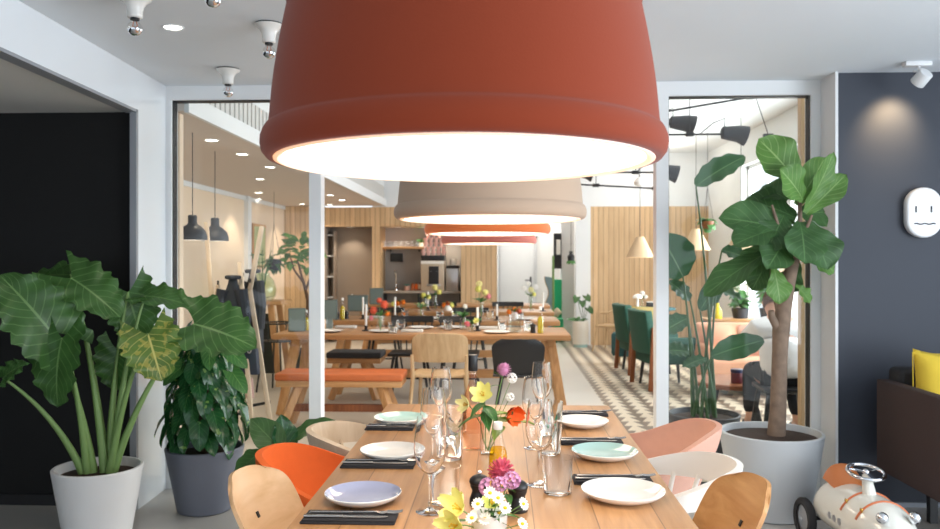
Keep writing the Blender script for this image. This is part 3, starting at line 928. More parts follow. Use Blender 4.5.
# ---- flowers
F_ = {}
def col(n, c, r=.6):
    if n not in F_: F_[n] = paint(n, c, r, spec=.2, noise=.1, nscale=60)
    return F_[n]
def petal(mb, c, d, up, ln, wd, cup=.3, n=5):
    """one petal from c along d, curling towards up"""
    d = Vector(d).normalized(); up = Vector(up).normalized()
    s = d.cross(up).normalized()
    def fn(u, v):
        w = wd * math.sin(PI * min(1, .12 + .80 * u)) ** .8 * (v - .5)
        return Vector(c) + d * (ln * u) + up * (cup * ln * u * u + abs(v - .5) * wd * .35) + s * w
    mb.grid(fn, n, 4, uv=True)
def leaf_simple(mb, base, d, up, ln, wd, droop=.3, nu=4, nv=8):
    d = Vector(d).normalized(); up = Vector(up)
    s = d.cross(up).normalized(); up = s.cross(d).normalized()
    def fn(u, v):
        w = wd * (math.sin(PI * v ** .75) if v < 1 else 0) * (u - .5)
        return Vector(base) + d * ln * v - Vector((0, 0, 1)) * droop * ln * v * v + s * w + up * abs(u - .5) * wd * .3
    mb.grid(fn, nu, nv)
def orient(d):
    d = Vector(d).normalized()
    a = Vector((0, 0, 1)) if abs(d.z) < .9 else Vector((1, 0, 0))
    s = d.cross(a).normalized()
    return d, s, s.cross(d).normalized()
def bloom(t, c, face, kind, r, colr, cc=None):
    d, s, q = orient(face); c = Vector(c)
    rnd = random.Random(int(c.x * 9999) + int(c.z * 7777))
    if kind == 'daisy':
        m = MB()
        for k in range(13):
            a = 2 * PI * k / 13 + rnd.random() * .1
            petal(m, c + (s * math.cos(a) + q * math.sin(a)) * r * .25, s * math.cos(a) + q * math.sin(a) + d * .1, d, r * .8, r * .36, .1, 4)
        P_ = m.build('petals', colr, t, smooth=80)
        m = MB(); m.ball(c + d * r * .1, r * .34, 12, 8, .7); m.build('flower_centre', cc, P_)
    elif kind == 'lily':
        m = MB()
        for k in range(6):
            a = 2 * PI * k / 6 + .2
            petal(m, c, (s * math.cos(a) + q * math.sin(a)) * .8 + d * .55, d, r * 1.15, r * .75, .12 if k % 2 else .3, 6)
        P_ = m.build('petals', colr, t, smooth=80)
        m = MB()
        for k in range(5):
            a = 2 * PI * k / 5
            e = c + d * r * .6 + (s * math.cos(a) + q * math.sin(a)) * r * .15
            m.tube([c, e], .0008, 5); m.ball(e, .0022, 6, 4)
        m.build('stamens', cc, P_)
    elif kind == 'poppy':
        m = MB()
        for ring, (n, sz, cp) in enumerate(((4, 1.0, .55), (4, .85, .8))):
            for k in range(n):
                a = 2 * PI * k / n + ring * .7
                petal(m, c, (s * math.cos(a) + q * math.sin(a)) + d * .35, d, r * 1.1 * sz, r * 1.5 * sz, cp, 6)
        P_ = m.build('petals', colr, t, smooth=80)
        m = MB(); m.ball(c + d * r * .2, r * .22, 10, 6); m.build('flower_centre', cc, P_)
    elif kind == 'pom':
        m = MB()
        for k in range(90):
            z = 1 - 1.75 * (k + .5) / 90
            a = k * 2.39996
            rr = math.sqrt(max(0, 1 - z * z))
            e = (d * z * .85 + s * rr * math.cos(a) + q * rr * math.sin(a))
            petal(m, c + e * r * .55, e, Vector((0, 0, 1)) if abs(e.z) < .9 else Vector((1, 0, 0)), r * (.42 + .16 * rnd.random()), r * .3, .15, 3)
        m.ball(c, r * .62, 12, 8)
        m.build('petals', colr, t, smooth=80)
    elif kind == 'cluster':
        m = MB()
        for k in range(26):
            z = 1 - 1.5 * (k + .5) / 26; a = k * 2.39996; rr = math.sqrt(max(0, 1 - z * z))
            e = d * z + s * rr * math.cos(a) + q * rr * math.sin(a)
            cc_ = c + e * r * .8
            dd, ss, qq = orient(e)
            for j in range(5):
                b = 2 * PI * j / 5
                petal(m, cc_, ss * math.cos(b) + qq * math.sin(b) + dd * .5, dd, r * .38, r * .34, .2, 3)
        m.build('petals', colr, t, smooth=80)
def flower(label, root, head, face, kind, r, colr, cc=None, leaves=(), stemr=.0018, name='flower', grp=None, leafm=None):
    root = Vector(root); head = Vector(head)
    t = thing(name, label, 'flower', root, 0, grp)
    h = head - root
    f = Vector(face).normalized()
    mid = h * .5 + Vector((0, 0, .012)) - f * .01
    m = MB(); m.tube([(0, 0, 0), h * .25, mid, h * .8 - f * .008 + Vector((0, 0, .006)), h], stemr, 6); m.build('stem', M['stem'], t)
    bloom(t, h, face, kind, r, colr, cc)
    for (fr, d, ln, wd, dr) in leaves:
        m = MB(); leaf_simple(m, h * fr, d, (0, 0, 1), ln, wd, dr); m.build('leaf', leafm or M['leaf_mid'], t, smooth=80)
    return t
def vase(label, px, py, prof, mat=None, name='vase', water=.5, loc=None):
    p = loc or foot(px, py)
    t = thing(name, label, 'vase', p)
    inn = [(max(r - .0022, .0), z) for r, z in prof[1:]][::-1]
    m = MB(); m.lathe(prof + inn[:-1] + [(0, .006)], 36); m.build('vase_wall', mat or M['tumbler'], t, smooth=60)
    if water:
        hz = prof[-1][1] * water
        m = MB(); m.lathe([(0, .007)] + [(r - .003, z) for r, z in prof[1:] if .007 < z < hz] + [(prof[2][0] - .003, hz), (0, hz)], 32); m.build('water', glass('vase_water', (.95, .97, .93, 1), .3), t, smooth=60)
    return Vector(p)
cyl = lambda r, h: [(0, 0), (r * .92, 0), (r, .004), (r * 1.0, h * .5), (r, h)]
# vase with yellow lily, poppy, pink scabious
v = vase('slim clear glass vase holding poppy and yellow lily by the rose bottle', 487.5, 453, cyl(.024, .13))
b = v + Vector((0, 0, .01))
hd = lambda px, py, Y: at(px, py, Y)
Yv = v.y
flower('pale yellow lily flower in the slim glass vase', b + Vector((-.006, 0, 0)), hd(484, 396, Yv - .03), (-.25, -.9, .5), 'lily', .042, col('yellow_petals', rgb(243, 238, 146)), col('ochre', rgb(210, 160, 40)),
       [(.62, (-.9, -.2, .1), .09, .04, .5), (.72, (.1, -.6, .2), .06, .03, .5), (.8, (.5, -.8, -.2), .085, .045, .4), (.7, (.2, -.9, -.3), .08, .04, .4), (.85, (-.6, -.7, -.1), .07, .035, .5)], grp='flowers in the slim vase')
flower('cream lily bloom half hidden left of the yellow lily', b + Vector((.0, .006, 0)), hd(469, 405, Yv - .01), (-.7, -.6, .2), 'lily', .034, col('cream_petals', rgb(246, 238, 170)), col('ochre', rgb(210, 160, 40)), [], grp='flowers in the slim vase')
flower('orange red poppy drooping on the right of the slim vase', b + Vector((.006, 0, 0)), hd(510, 412, Yv), (.55, -.75, -.25), 'poppy', .034, col('poppy_petals', rgb(244, 108, 48)), col('poppy_centre', rgb(70, 80, 40)),
       [(.80, (-.35, -.9, .1), .075, .062, .2), (.74, (.95, -.1, .15), .10, .04, .25), (.92, (-.6, -.5, .25), .08, .055, .3), (.6, (-.3, -.8, .0), .075, .045, .5), (1.02, (.5, -.3, .6), .06, .03, .5)], grp='flowers in the slim vase', leafm=M['leaf_lime'])
flower('mauve pink scabious rising highest from the slim vase', b + Vector((.002, -.005, 0)), hd(504, 370, Yv), (.2, -.6, .75), 'pom', .024, col('mauve_petals', rgb(218, 158, 192)), None,
       [(.9, (-.5, -.2, .5), .045, .016, .2), (.8, (-.8, -.2, .2), .04, .014, .3), (.97, (.2, 0, 1), .03, .012, 0)], grp='flowers in the slim vase')
flower('little white blossom sprig right of the pink scabious', b + Vector((.004, .004, 0)), hd(512, 378, Yv + .02), (.3, -.7, .3), 'cluster', .016, col('white_petals', rgb(246, 244, 240)), None, [], grp='flowers in the slim vase', stemr=.0012)
flower('small white blossom between the scabious and the poppy', b + Vector((-.002, .006, 0)), hd(510, 397, Yv + .03), (.1, -.8, .5), 'cluster', .014, col('white_petals', rgb(246, 244, 240)), None, [], grp='flowers in the slim vase', stemr=.0012)

# second vase: dark pink + lilac heads between the mills
v = vase('low clear glass vase with pink flower heads between the mills', 498, 516, [(0, 0), (.024, 0), (.028, .005), (.03, .03), (.022, .05), (.024, .06)])
b = v + Vector((0, 0, .01)); Yv = v.y
flower('deep pink red pincushion flower head above the black mills', b, hd(501, 472, Yv), (-.1, -.7, .7), 'pom', .033, col('deeppink_petals', rgb(206, 96, 118)), None, [(.6, (.7, -.5, .2), .05, .02, .3)], grp='pink heads between the mills')
flower('lilac pink flower cluster left of the deep pink one', b + Vector((-.006, -.006, 0)), hd(488, 487, Yv - .03), (-.4, -.8, .3), 'cluster', .021, col('lilac_petals', rgb(206, 152, 190)), None, [], grp='pink heads between the mills')
flower('lilac pink flower cluster on the right of the deep pink one', b + Vector((.006, -.006, 0)), hd(512, 480, Yv - .03), (.4, -.8, .3), 'cluster', .020, col('lilac_petals', rgb(214, 160, 196)), None, [(.55, (.2, -.9, .1), .05, .02, .4)], grp='pink heads between the mills')
flower('lilac cluster hanging low and centre below the deep pink head', b + Vector((.0, -.008, 0)), hd(500, 484, Yv - .05), (0, -.9, .2), 'cluster', .017, col('lilac_petals', rgb(206, 152, 190)), None, [], grp='pink heads between the mills')

# white cup with daisies at the very front
v = Vector(foot(489, 547))
v = vase('white porcelain cup of daisies at the front of the table', 0, 0, [(0, 0), (.03, 0), (.033, .003), (.040, .04), (.042, .078)], M['ceramic'], 'flower_cup', 0, loc=(v.x, v.y, TZ))
b = v + Vector((0, 0, .012)); Yv = v.y
dz = col('daisy_petals', rgb(250, 248, 240)); dc = col('daisy_centre', rgb(232, 186, 40))
dl = [(490, 493, 'topmost daisy in the white cup'), (478, 504, 'daisy at the left rim of the white cup'), (505, 508, 'daisy on the upper right in the white cup'),
      (499, 513, 'daisy in the middle of the white cup'), (485, 519, 'large daisy low in the middle of the white cup'), (472, 518, 'daisy low on the left of the white cup'),
      (523, 504, 'daisy leaning far right beside the black mill'), (522, 524, 'daisy lowest on the right of the white cup'), (498, 498, 'half open daisy behind the others in the white cup')]
for i, (px, py, lab) in enumerate(dl):
    hp = hd(px, py, Yv - .02 - .015 * (i % 3))
    fc = Vector((hp.x - v.x, -.06, .05 + .02 * (i % 2))).normalized()
    flower(lab, b + Vector((.004 * (i % 3 - 1), .004 * (i % 2), 0)), hp, fc, 'daisy', .0145, dz, dc, [(.7, (.5 - i % 2, -.4, .6), .04, .008, .2)] if i in (6, 7, 4) else [], .0012, 'daisy', 'daisies in the white cup')
yl = col('yellow_petals', rgb(243, 238, 146))
flower('yellow lily bloom at the left of the daisy cup', b + Vector((-.008, 0, 0)), hd(462, 510, Yv - .02), (-.6, -.6, .5), 'lily', .042, yl, dc, [(.6, (-.8, -.3, .3), .06, .02, .3)], grp='yellow lilies in the white cup')
flower('yellow lily bloom low at the front of the daisy cup', b + Vector((-.006, -.004, 0)), hd(458, 525, Yv - .05), (-.5, -.8, .1), 'lily', .04, yl, dc, [], grp='yellow lilies in the white cup')
flower('pale lime bud among the daisies, centre of the cup', b, hd(492, 505, Yv), (0, -.7, .7), 'lily', .024, col('lime_petals', rgb(220, 228, 130)), dc,
       [(.75, (.6, -.7, .5), .075, .02, .2), (.7, (.8, -.5, .3), .08, .018, .2), (.7, (.3, -.8, .3), .06, .018, .3), (.8, (-.3, -.8, .5), .05, .016, .3), (.8, (.05, -.9, .4), .055, .016, .3), (.85, (.4, -.6, .8), .05, .014, .2)], grp='yellow lilies in the white cup')
# ================================================================== CHAIRS round the long table
def smooth01(t): t = max(0, min(1, t)); return t * t * (3 - 2 * t)

def ply_chair(label, loc, rz, mat, px=.19):
    """plywood shell chair; faces local +X; back at -X"""
    t = thing('plywood_chair', label, 'chair', loc, rz, 'plywood chairs nearest the camera')
    W = .195
    def back(u, v):
        s = (u - .5) * 2                    # -1..1 across
        # rounded outline: width shrinks at top corners
        z = .445 + .338 * v
        wv = W * (.90 + .1 * v)
        wv *= max(.0, 1 - (v / 1.035) ** 10) ** .42
        x = -.185 - .16 * v - .03 * (1 - s * s)
        zz = z - .022 * v ** 4 * s ** 4
        return (x + .03 * (s * wv / W) ** 2, s * wv, zz)
    m = MB(); m.grid(back, 26, 30, th=.012, thdir=(1, 0, .38)); m.build('backrest', mat, t, smooth=50, merge=True)
    # hand-sized slot
    m = MB(); m.grid(lambda u, v: (-.3115 - .464 * (v - .5) * .016, (u - .5) * .012, .657 + (v - .5) * .016), 2, 2, th=.015, thdir=(1, 0, .38)); m.build('slot', M['gasket'], t)
    def seat(u, v):
        s = (u - .5) * 2
        x = -.235 + .46 * v
        w = (.20 + .02 * math.sin(PI * v)) * (1 if v < .85 else math.sqrt(max(.3, 1 - ((v - .85) / .15) ** 2 * .5)))
        return (x, s * w, .455 - .02 * math.sin(PI * v) * (1 - s * s) - .02 * max(0, v - .8) * 5 * .5)
    m = MB(); m.grid(seat, 14, 18, th=.012); m.build('seat', mat, t, smooth=50)
    for sx in (-1, 1):
        for sy in (-1, 1):
            m = MB(); m.tube([(sx * .13, sy * .14, .445), (sx * .2, sy * .2, 0)], [.014, .010], 10); m.build('leg', M['cream'], t)
    m = MB(); m.box((0, 0, .437), (.3, .3, .014)); m.build('seat_frame', M['cream'], t, bevel=.003)
    return t

def tub_chair(label, loc, rz, mat, cat='armchair', S=1.0, rise=.285, arm=.17, legm=None):
    """upholstered bucket shell; faces +X"""
    t = thing('shell_armchair', label, cat, loc, rz, 'upholstered shell armchairs at the long table')
    def fn(u, v):
        a = (u - .5) * 2 * R(118)            # angle measured from the back (-X)
        ca = math.cos(a)
        top = .45 + (.185 + (rise - .185) * smooth01(ca) if ca > 0 else .185 * smooth01((ca + .62) / .62))
        q = smooth01((v - .45) / .55)
        rad = .215 * min(1, v / .5) ** .8 + .095 * q
        zz = .435 + .012 * (v / .45 if v < .45 else 1) + (top - .447) * max(0, (v - .45) / .55) ** 1.05
        return (-rad * ca * 1.0 + .0, rad * math.sin(a) * .78, zz)
    m = MB(); m.grid(fn, 40, 22, th=.022); m.build('shell', mat, t, smooth=60, merge=False)
    # front lip of the seat
    def lip(u, v):
        a = R(118) + (u) * R(124)
        rad = .255 * v
        return (-rad * math.cos(a), rad * math.sin(a) * .78, .436 + .010 * v - .02 * max(0, v - .8) * 5)
    m = MB(); m.grid(lip, 16, 8, th=.022); m.build('seat', mat, t, smooth=60)
    for sx in (-1, 1):
        for sy in (-1, 1):
            m = MB(); m.tube([(sx * .12, sy * .12, .42), (sx * .23, sy * .22, 0)], [.016, .011], 10); m.build('leg', legm or M['oakz'], t)
    return t

def rail_chair(label, loc, rz, mat):
    """wide curved top rail on spindles; faces +X"""
    t = thing('spindle_armchair', label, 'armchair', loc, rz, 'curved rail spindle armchairs at the long table')
    def rail(u, v):
        a = (u - .5) * 2 * R(112)
        ca = math.cos(a)
        w = smooth01((ca + .3) / 1.3)
        rx, ry = .29, .222
        zt = .63 + .082 * w
        hgt = .03 + .07 * w
        out = .02 * w * v
        return (-(rx + out) * ca, (ry + out) * math.sin(a), zt - hgt * (1 - v))
    m = MB(); m.grid(rail, 44, 6, th=.022); m.build('top_rail', mat, t, bevel=0, smooth=50)
    m = MB()
    m.lathe([(0, .43), (.2, .43), (.225, .44), (.225, .455), (.215, .462), (.12, .452), (0, .449)], 40, sy=.9); m.build('seat', mat, t)
    for k in range(11):
        a = R(-100 + 20 * k)
        ca = math.cos(a); w = smooth01((ca + .3) / 1.3)
        z1 = .63 + .082 * w - (.03 + .07 * w) + .012
        m = MB(); m.tube([(-.205 * ca, .18 * math.sin(a), .45), (-.296 * ca, .229 * math.sin(a), z1)], .0085, 8); m.build('spindle', mat, t)
    for sx in (-1, 1):
        for sy in (-1, 1):
            m = MB(); m.tube([(sx * .14, sy * .14, .435), (sx * .22, sy * .21, 0)], [.017, .012], 10); m.build('leg', mat, t)
    return t

ply_chair('pale plywood shell chair nearest on the left of the table', (-.395, 2.25, 0), R(-6), M['ply'])
ply_chair('amber plywood shell chair nearest on the right of the table', (.35, 2.24, 0), R(180 + 4), M['plyr'])
tub_chair('orange wool shell armchair on the left of the table', (-.515, 2.725, 0), R(-4), M['orange'])
tub_chair('blush pink shell armchair at the far right of the table', (.545, 3.27, 0), R(180), M['pink'])
rail_chair('pale ash spindle armchair at the far left of the table', (-.47, 3.25, 0), R(0), M['ash'])
rail_chair('cream white spindle armchair on the right, between pink and plywood chairs', (.475, 2.75, 0), R(180), M['cream'])
# ================================================================== PLANTS
def plant_leaf(mb, base, d, nrm, ln, wd, wfn, nu=8, nv=18, bend=.4, fold=.12, wave=0, wn=5, lobe=0, scal=0, sn=9, seed=0, split=None):
    """one blade: base point, direction, upper-side normal; bends away from the normal along its length"""
    rnd = random.Random(seed)
    ph = rnd.random() * 6
    d = Vector(d).normalized(); nrm = Vector(nrm)
    s = d.cross(nrm).normalized(); n = s.cross(d).normalized()
    base = Vector(base)
    K = 40
    cx = [0]; cz = [0]
    for k in range(K):
        a = bend * (k + .5) / K * 1.6
        cx.append(cx[-1] + math.cos(a) / K); cz.append(cz[-1] - math.sin(a) / K)
    def arc(v):
        if v <= 0: return v, 0
        f = min(v, 1) * K; i = min(int(f), K - 1); t = f - i
        return cx[i] + (cx[i + 1] - cx[i]) * t, cz[i] + (cz[i + 1] - cz[i]) * t
    def fn(u, v):
        q = (u - .5) * 2
        w = wfn(v)
        aq = abs(q)
        if scal: w *= 1 + scal * math.sin(sn * 2 * PI * v + ph) * aq ** 3
        v2 = v - lobe * aq ** 1.3 * (1 - v) ** 2.5
        x, z = arc(v2)
        off = fold * wd * w * aq + wave * math.sin(wn * 2 * PI * v + ph + (1.5 if q > 0 else 0)) * aq ** 2
        return base + d * (x * ln) + n * (z * ln + off) + s * (q * w * wd * .5)
    mb.grid(fn, nu, nv)

W_heart = lambda v: max(0.0, (1 - v) ** .62 * (0.62 + 1.9 * v - 1.2 * v * v)) * 1.05
W_oval = lambda v: max(0, math.sin(PI * min(1, v) ** .85)) ** .75
W_fiddle = lambda v: max(0, (math.sin(PI * min(1, v * .96 + .04)) ** .6) * (.55 + .45 * smooth01((v - .2) / .5)))
W_paddle = lambda v: max(0, math.sin(PI * min(1, v * .97 + .02)) ** .55)

def pot(t, r_top, r_bot, h, mat, wall=.018, soil_drop=.04):
    m = MB()
    m.lathe([(0, 0), (r_bot - .01, 0), (r_bot, .008), (r_top, h - .004), (r_top - .004, h), (r_top - wall + .003, h), (r_top - wall, h - .006), (r_top - wall - .01, h - soil_drop - .03), (0, h - soil_drop - .03)], 56)
    po_ = m.build('pot', mat, t, smooth=40)
    rs = r_top - wall - .004
    m = MB(); rr = random.Random(3)
    m.lathe([(0, h - soil_drop + .012)] + [(rs * k / 6, h - soil_drop + .012 * (1 - k / 6) + rr.uniform(-.005, .005)) for k in range(1, 7)], 36)
    m.build('soil', M['soil'], po_, smooth=60)

def curve_pts(a, b, lift, n=7, out=None):
    a, b = Vector(a), Vector(b)
    o = Vector(out) if out else Vector((0, 0, 1))
    return [a.lerp(b, k / n) + o * lift * math.sin(PI * k / n) for k in range(n + 1)]

# ---- elephant ear plant in the white pot
PY = 3.92
pp = at(98, 466, PY)
t = thing('elephant_ear_plant', 'elephant ear plant with huge leaves in the white pot by the black wall', 'potted plant', (pp.x, PY, 0))
O = Vector((pp.x, PY, 0))
pot(t, .213, .155, pp.z, M['potwhite'])
zs = pp.z - .03
# (leaf attachment px,py,Y) (tip px,py,Y) width, normal, stem base dx, material
AL = [((52, 333), (8, 278), 3.80, -.12, .36, (.3, -.75, .55), (-.02, .0), 'leaf_aloc'),
      ((71, 278), (117, 306), 3.95, -.05, .30, (.05, -.6, .8), (.03, .0), 'leaf_aloc'),
      ((70, 275), (24, 271), 4.10, .03, .28, (-.1, -.35, .9), (.03, .02), 'leaf_aloc'),
      ((62, 338), (47, 402), 3.78, -.05, .31, (-.2, -.95, .15), (-.04, -.02), 'leaf_aloc'),
      ((148, 334), (160, 374), 3.86, -.08, .30, (.25, -.8, .5), (.06, -.01), 'leaf_aloc_y'),
      ((118, 350), (112, 388), 4.0, -.02, .24, (.1, -.9, .3), (.04, .03), 'leaf_aloc'),
      ((145, 296), (190, 298), 4.05, -.04, .20, (.1, -.55, .85), (.05, .03), 'leaf_aloc'),
      ((128, 292), (140, 336), 4.08, -.02, .30, (.2, -.8, .5), (.03, .04), 'leaf_aloc'),
      ((194, 324), (250, 338), 3.98, -.03, .36, (.1, -.75, .65), (.07, .0), 'leaf_aloc'),
      ((3, 378), (20, 362), 3.70, -.02, .13, (.3, -.6, .7), (-.06, -.02), 'leaf_aloc')]
for i, (a, b, Y, dY, wd, nrm, sb, mt) in enumerate(AL):
    A = at(a[0], a[1], Y) - O; B = at(b[0], b[1], Y + dY) - O
    dirv = B - A; ln = dirv.length * 1.12
    m = MB()
    plant_leaf(m, A, dirv, nrm, ln, wd, W_heart, 12, 26, .30, .10, .012, 4, .42, .10, 7, seed=i)
    m.build('leaf', M[mt], t, smooth=80)
    base = Vector((sb[0] * 1.1, sb[1], zs))
    m = MB()
    pts = []
    ctrl = Vector((A.x * .35 + base.x * .65, A.y * .4, zs + (A.z - zs) * .62))
    for k in range(11):
        f = k / 10
        pts.append(base * (1 - f) ** 2 + ctrl * 2 * f * (1 - f) + A * f * f)
    m.tube(pts, [.023 - .017 * (k / 10) ** .7 for k in range(11)], 10)
    m.build('stem', M['stem'], t, smooth=60)

# ---- pothos column in the slate grey pot
PY = 4.42
pp = at(205, 446, PY)
t = thing('pothos_plant', 'bushy climbing pothos on a pole in the slate grey pot', 'potted plant', (pp.x, PY, 0))
O = Vector((pp.x, PY, 0))
pot(t, .215, .15, pp.z, M['potgrey'])
m = MB(); m.tube([(0, 0, pp.z - .05), (0, 0, 1.02)], .03, 12); m.build('moss_pole', M['twig'], t)
rnd = random.Random(11)
k = 0
for ring in range(104):
    f = ring / 104
    z = pp.z + .03 + f * .66
    a = ring * 2.39996
    rad = (.10 + .085 * math.sin(PI * min(1, .25 + f * .7))) * (1.12 - .5 * f) + rnd.uniform(-.02, .02)
    c = Vector((math.cos(a) * rad, math.sin(a) * rad, z))
    outv = Vector((math.cos(a), math.sin(a), 0))
    ln = rnd.uniform(.12, .175) * (1 - .2 * f)
    d = outv * .55 + Vector((0, 0, -1.0)) + Vector((rnd.uniform(-.3, .3), rnd.uniform(-.3, .3), rnd.uniform(-.1, .4)))
    m = MB(); plant_leaf(m, c, d, outv + Vector((0, 0, .45)), ln, ln * .72, W_heart, 6, 10, .35, .14, .003, 2, .28, seed=ring)
    if ring >= 4: m.build('leaf', M['leaf_pothos'], t, smooth=80)
m = MB()
for j in range(26):
    a = j * 2.39996; z = pp.z + .02 + j * .025
    m.tube([(0, 0, z), (math.cos(a) * .08, math.sin(a) * .08, z + .03), (math.cos(a) * .13, math.sin(a) * .13, z)], .003, 5)
m.build('vine', M['stemd'], t)
for j, (px, py, dx, dy) in enumerate(((200, 372, 0, -.1), (183, 366, -.6, -.3), (232, 372, .5, -.3), (228, 350, .7, -.2), (210, 345, .1, -.4))):
    A = at(px, py, PY - .12) - O
    m = MB(); plant_leaf(m, A, (dx, dy, -.5), (dx * .6, -1, .4), .15, .10, W_heart, 6, 10, .3, .12, 0, 2, .28, seed=j + 300); m.build('leaf', M['leaf_mid'], t, smooth=80)

# ---- low broad-leaved plant behind the orange chair
PY = 3.95
pp = at(250, 480, PY)
t = thing('calathea_plant', 'low dark broad leaved plant between orange chair and slate grey pot', 'potted plant', (pp.x + .1, PY, 0))
O = Vector((pp.x + .1, PY, 0))
pot(t, .12, .09, .2, M['potdark'], .01, .03)
for i, (a, b, Y, wd, nrm) in enumerate([((283, 452), (252, 418), 3.9, .13, (.3, -.8, .4)), ((285, 455), (284, 416), 3.95, .12, (.6, -.6, .5)),
                                        ((262, 452), (228, 474), 3.85, .11, (0, -.5, .9)), ((268, 470), (236, 500), 3.82, .10, (-.2, -.7, .7)),
                                        ((290, 440), (330, 416), 4.0, .10, (0, -.5, .9)), ((285, 470), (250, 462), 3.9, .11, (-.3, -.6, .7))]):
    A = at(a[0], a[1], Y) - O; B = at(b[0], b[1], Y) - O
    m = MB(); plant_leaf(m, A, B - A, nrm, (B - A).length * 1.05, wd * 1.2, W_oval, 8, 14, .2, .12, .006, 3, seed=i + 50); m.build('leaf', M['leaf_pothos'] if i == 1 else M['leaf_figd'], t, smooth=80)
    m = MB(); m.tube([(0, 0, .17), (A.x * .5, A.y * .5, .17 + (A.z - .17) * .6), A], .005, 6); m.build('stem', M['stemd'], t)

# ---- fiddle leaf fig in the pale blue-grey pot
PY = 4.47
pp = at(771, 431, PY)
t = thing('fiddle_leaf_fig', 'tall fiddle leaf fig tree in the pale blue grey pot', 'potted tree', (pp.x, PY, 0))
O = Vector((pp.x, PY, 0))
pot(t, .275, .20, pp.z, M['potlight'], .02, .03)
q = lambda px, py, dY=0: at(px, py, PY + dY) - O
m = MB()
tr = [q(776, 440, .0), q(778, 410), q(779, 380), q(780, 350), q(781, 330), q(784, 305), q(789, 280), q(794, 258), q(797, 240)]
m.tube(tr, [.05, .044, .042, .041, .046, .042, .036, .032, .022], 14)
m.build('trunk', M['bark'], t, smooth=60)
m = MB()
m.tube([q(779, 330), q(772, 318, -.03), q(771, 311, -.04)], [.026, .02, .016], 10)
m.tube([q(780, 318), q(775, 295, .0), q(770, 270, .02), q(764, 250, .02)], [.018, .014, .011, .007], 8)
m.tube([q(793, 268), q(786, 250, -.05), q(778, 225, -.06), q(772, 205, -.06)], [.016, .013, .010, .006], 8)
m.tube([q(797, 250), q(800, 225, .0), q(800, 200, -.02), q(797, 180, -.02)], [.018, .014, .010, .006], 8)
m.tube([q(796, 245), q(806, 230, -.08), q(812, 215, -.1)], [.012, .010, .006], 8)
m.build('branch', M['bark'], t, smooth=60)
FG = [((800, 186), (768, 140), -.06, .24, (.1, -.9, .35), 'f'), ((803, 200), (789, 172), -.14, .19, (-.05, -.9, .4), 'f'),
      ((803, 212), (838, 160), -.10, .11, (.5, -.7, .4), 'f'), ((806, 214), (845, 176), -.04, .13, (.3, -.8, .5), 'f'),
      ((796, 205), (828, 158), .05, .15, (.2, -.9, .3), 'f'), ((796, 218), (752, 196), .04, .22, (-.1, -.7, .6), 'd'),
      ((794, 232), (732, 213), -.10, .22, (-.1, -.85, .45), 'd'), ((794, 224), (745, 204), .08, .20, (-.2, -.6, .7), 'd'),
      ((800, 222), (808, 256), -.16, .21, (.1, -.95, .2), 'd'), ((806, 222), (830, 262), -.12, .22, (.15, -.95, .2), 'd'),
      ((800, 234), (842, 240), -.03, .12, (.1, -.5, .85), 'f'), ((804, 246), (836, 268), -.02, .14, (.1, -.8, .5), 'f'),
      ((786, 238), (772, 262), -.14, .17, (-.1, -.95, .25), 'd'), ((772, 250), (708, 284), -.08, .16, (-.2, -.7, .7), 'd'),
      ((772, 240), (746, 270), -.02, .15, (-.3, -.85, .4), 'd'), ((768, 262), (752, 288), .02, .12, (-.3, -.9, .3), 'd'),
      ((788, 200), (764, 184), .10, .16, (-.2, -.8, .5), 'd'), ((800, 215), (826, 210), .06, .18, (.2, -.9, .4), 'd'),
      ((784, 215), (770, 244), -.10, .20, (-.2, -.95, .2), 'd'), ((798, 262), (784, 292), .06, .14, (0, -.9, .3), 'd'),
      ((774, 268), (782, 300), -.05, .13, (.1, -.95, .2), 'f'), ((796, 228), (812, 250), .04, .18, (.3, -.9, .3), 'd'),
      ((796, 285), (812, 300), .0, .09, (.1, -.7, .6), 'f'), ((786, 222), (758, 232), .05, .18, (-.3, -.8, .5), 'd'),
      ((776, 230), (740, 236), -.16, .17, (-.1, -.7, .7), 'd'), ((790, 200), (812, 178), .12, .16, (0, -.9, .4), 'd')]
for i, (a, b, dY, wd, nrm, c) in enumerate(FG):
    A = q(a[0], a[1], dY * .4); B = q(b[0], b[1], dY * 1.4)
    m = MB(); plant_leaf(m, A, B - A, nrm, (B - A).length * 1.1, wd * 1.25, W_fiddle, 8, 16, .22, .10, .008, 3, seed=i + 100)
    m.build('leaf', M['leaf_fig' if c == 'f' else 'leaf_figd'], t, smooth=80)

# ---- bird of paradise behind the right pane in a dark grey pot
PY = 5.42
pp = at(704, 413, PY)
t = thing('bird_of_paradise_plant', 'tall bird of paradise plant in a dark grey pot behind the right pane', 'potted plant', (pp.x, PY, 0))
O = Vector((pp.x, PY, 0))
pot(t, .235, .185, pp.z, M['potdark'], .016, .03)
q = lambda px, py, dY=0: at(px, py, PY + dY) - O
ST = [((696, 186), (742, 152), .03, .19, (-.35, -.75, .5), (697, 408), 'st'),
      ((683, 277), (664, 236), -.06, .30, (.2, -.95, .1), (692, 408), 'st'),
      ((690, 300), (672, 280), .05, .13, (.3, -.8, .5), (698, 408), 'st'),
      ((716, 290), (744, 296), .0, .10, (.1, -.5, .8), (706, 410), 'st'),
      ((712, 356), (762, 338), -.10, .17, (.1, -.85, .5), (708, 410), 'st'),
      ((706, 358), (684, 364), -.05, .10, (0, -.6, .8), (702, 410), 'st'),
      ((688, 318), (662, 330), .1, .16, (-.2, -.7, .6), (694, 408), 'st'),
      ((722, 250), (748, 256), .12, .12, (.2, -.8, .5), (710, 410), 'st'),
      ((700, 310), (722, 276), .1, .14, (.1, -.9, .3), (700, 408), 'st'),
      ((690, 352), (668, 348), .02, .14, (-.1, -.6, .7), (696, 409), 'st')]
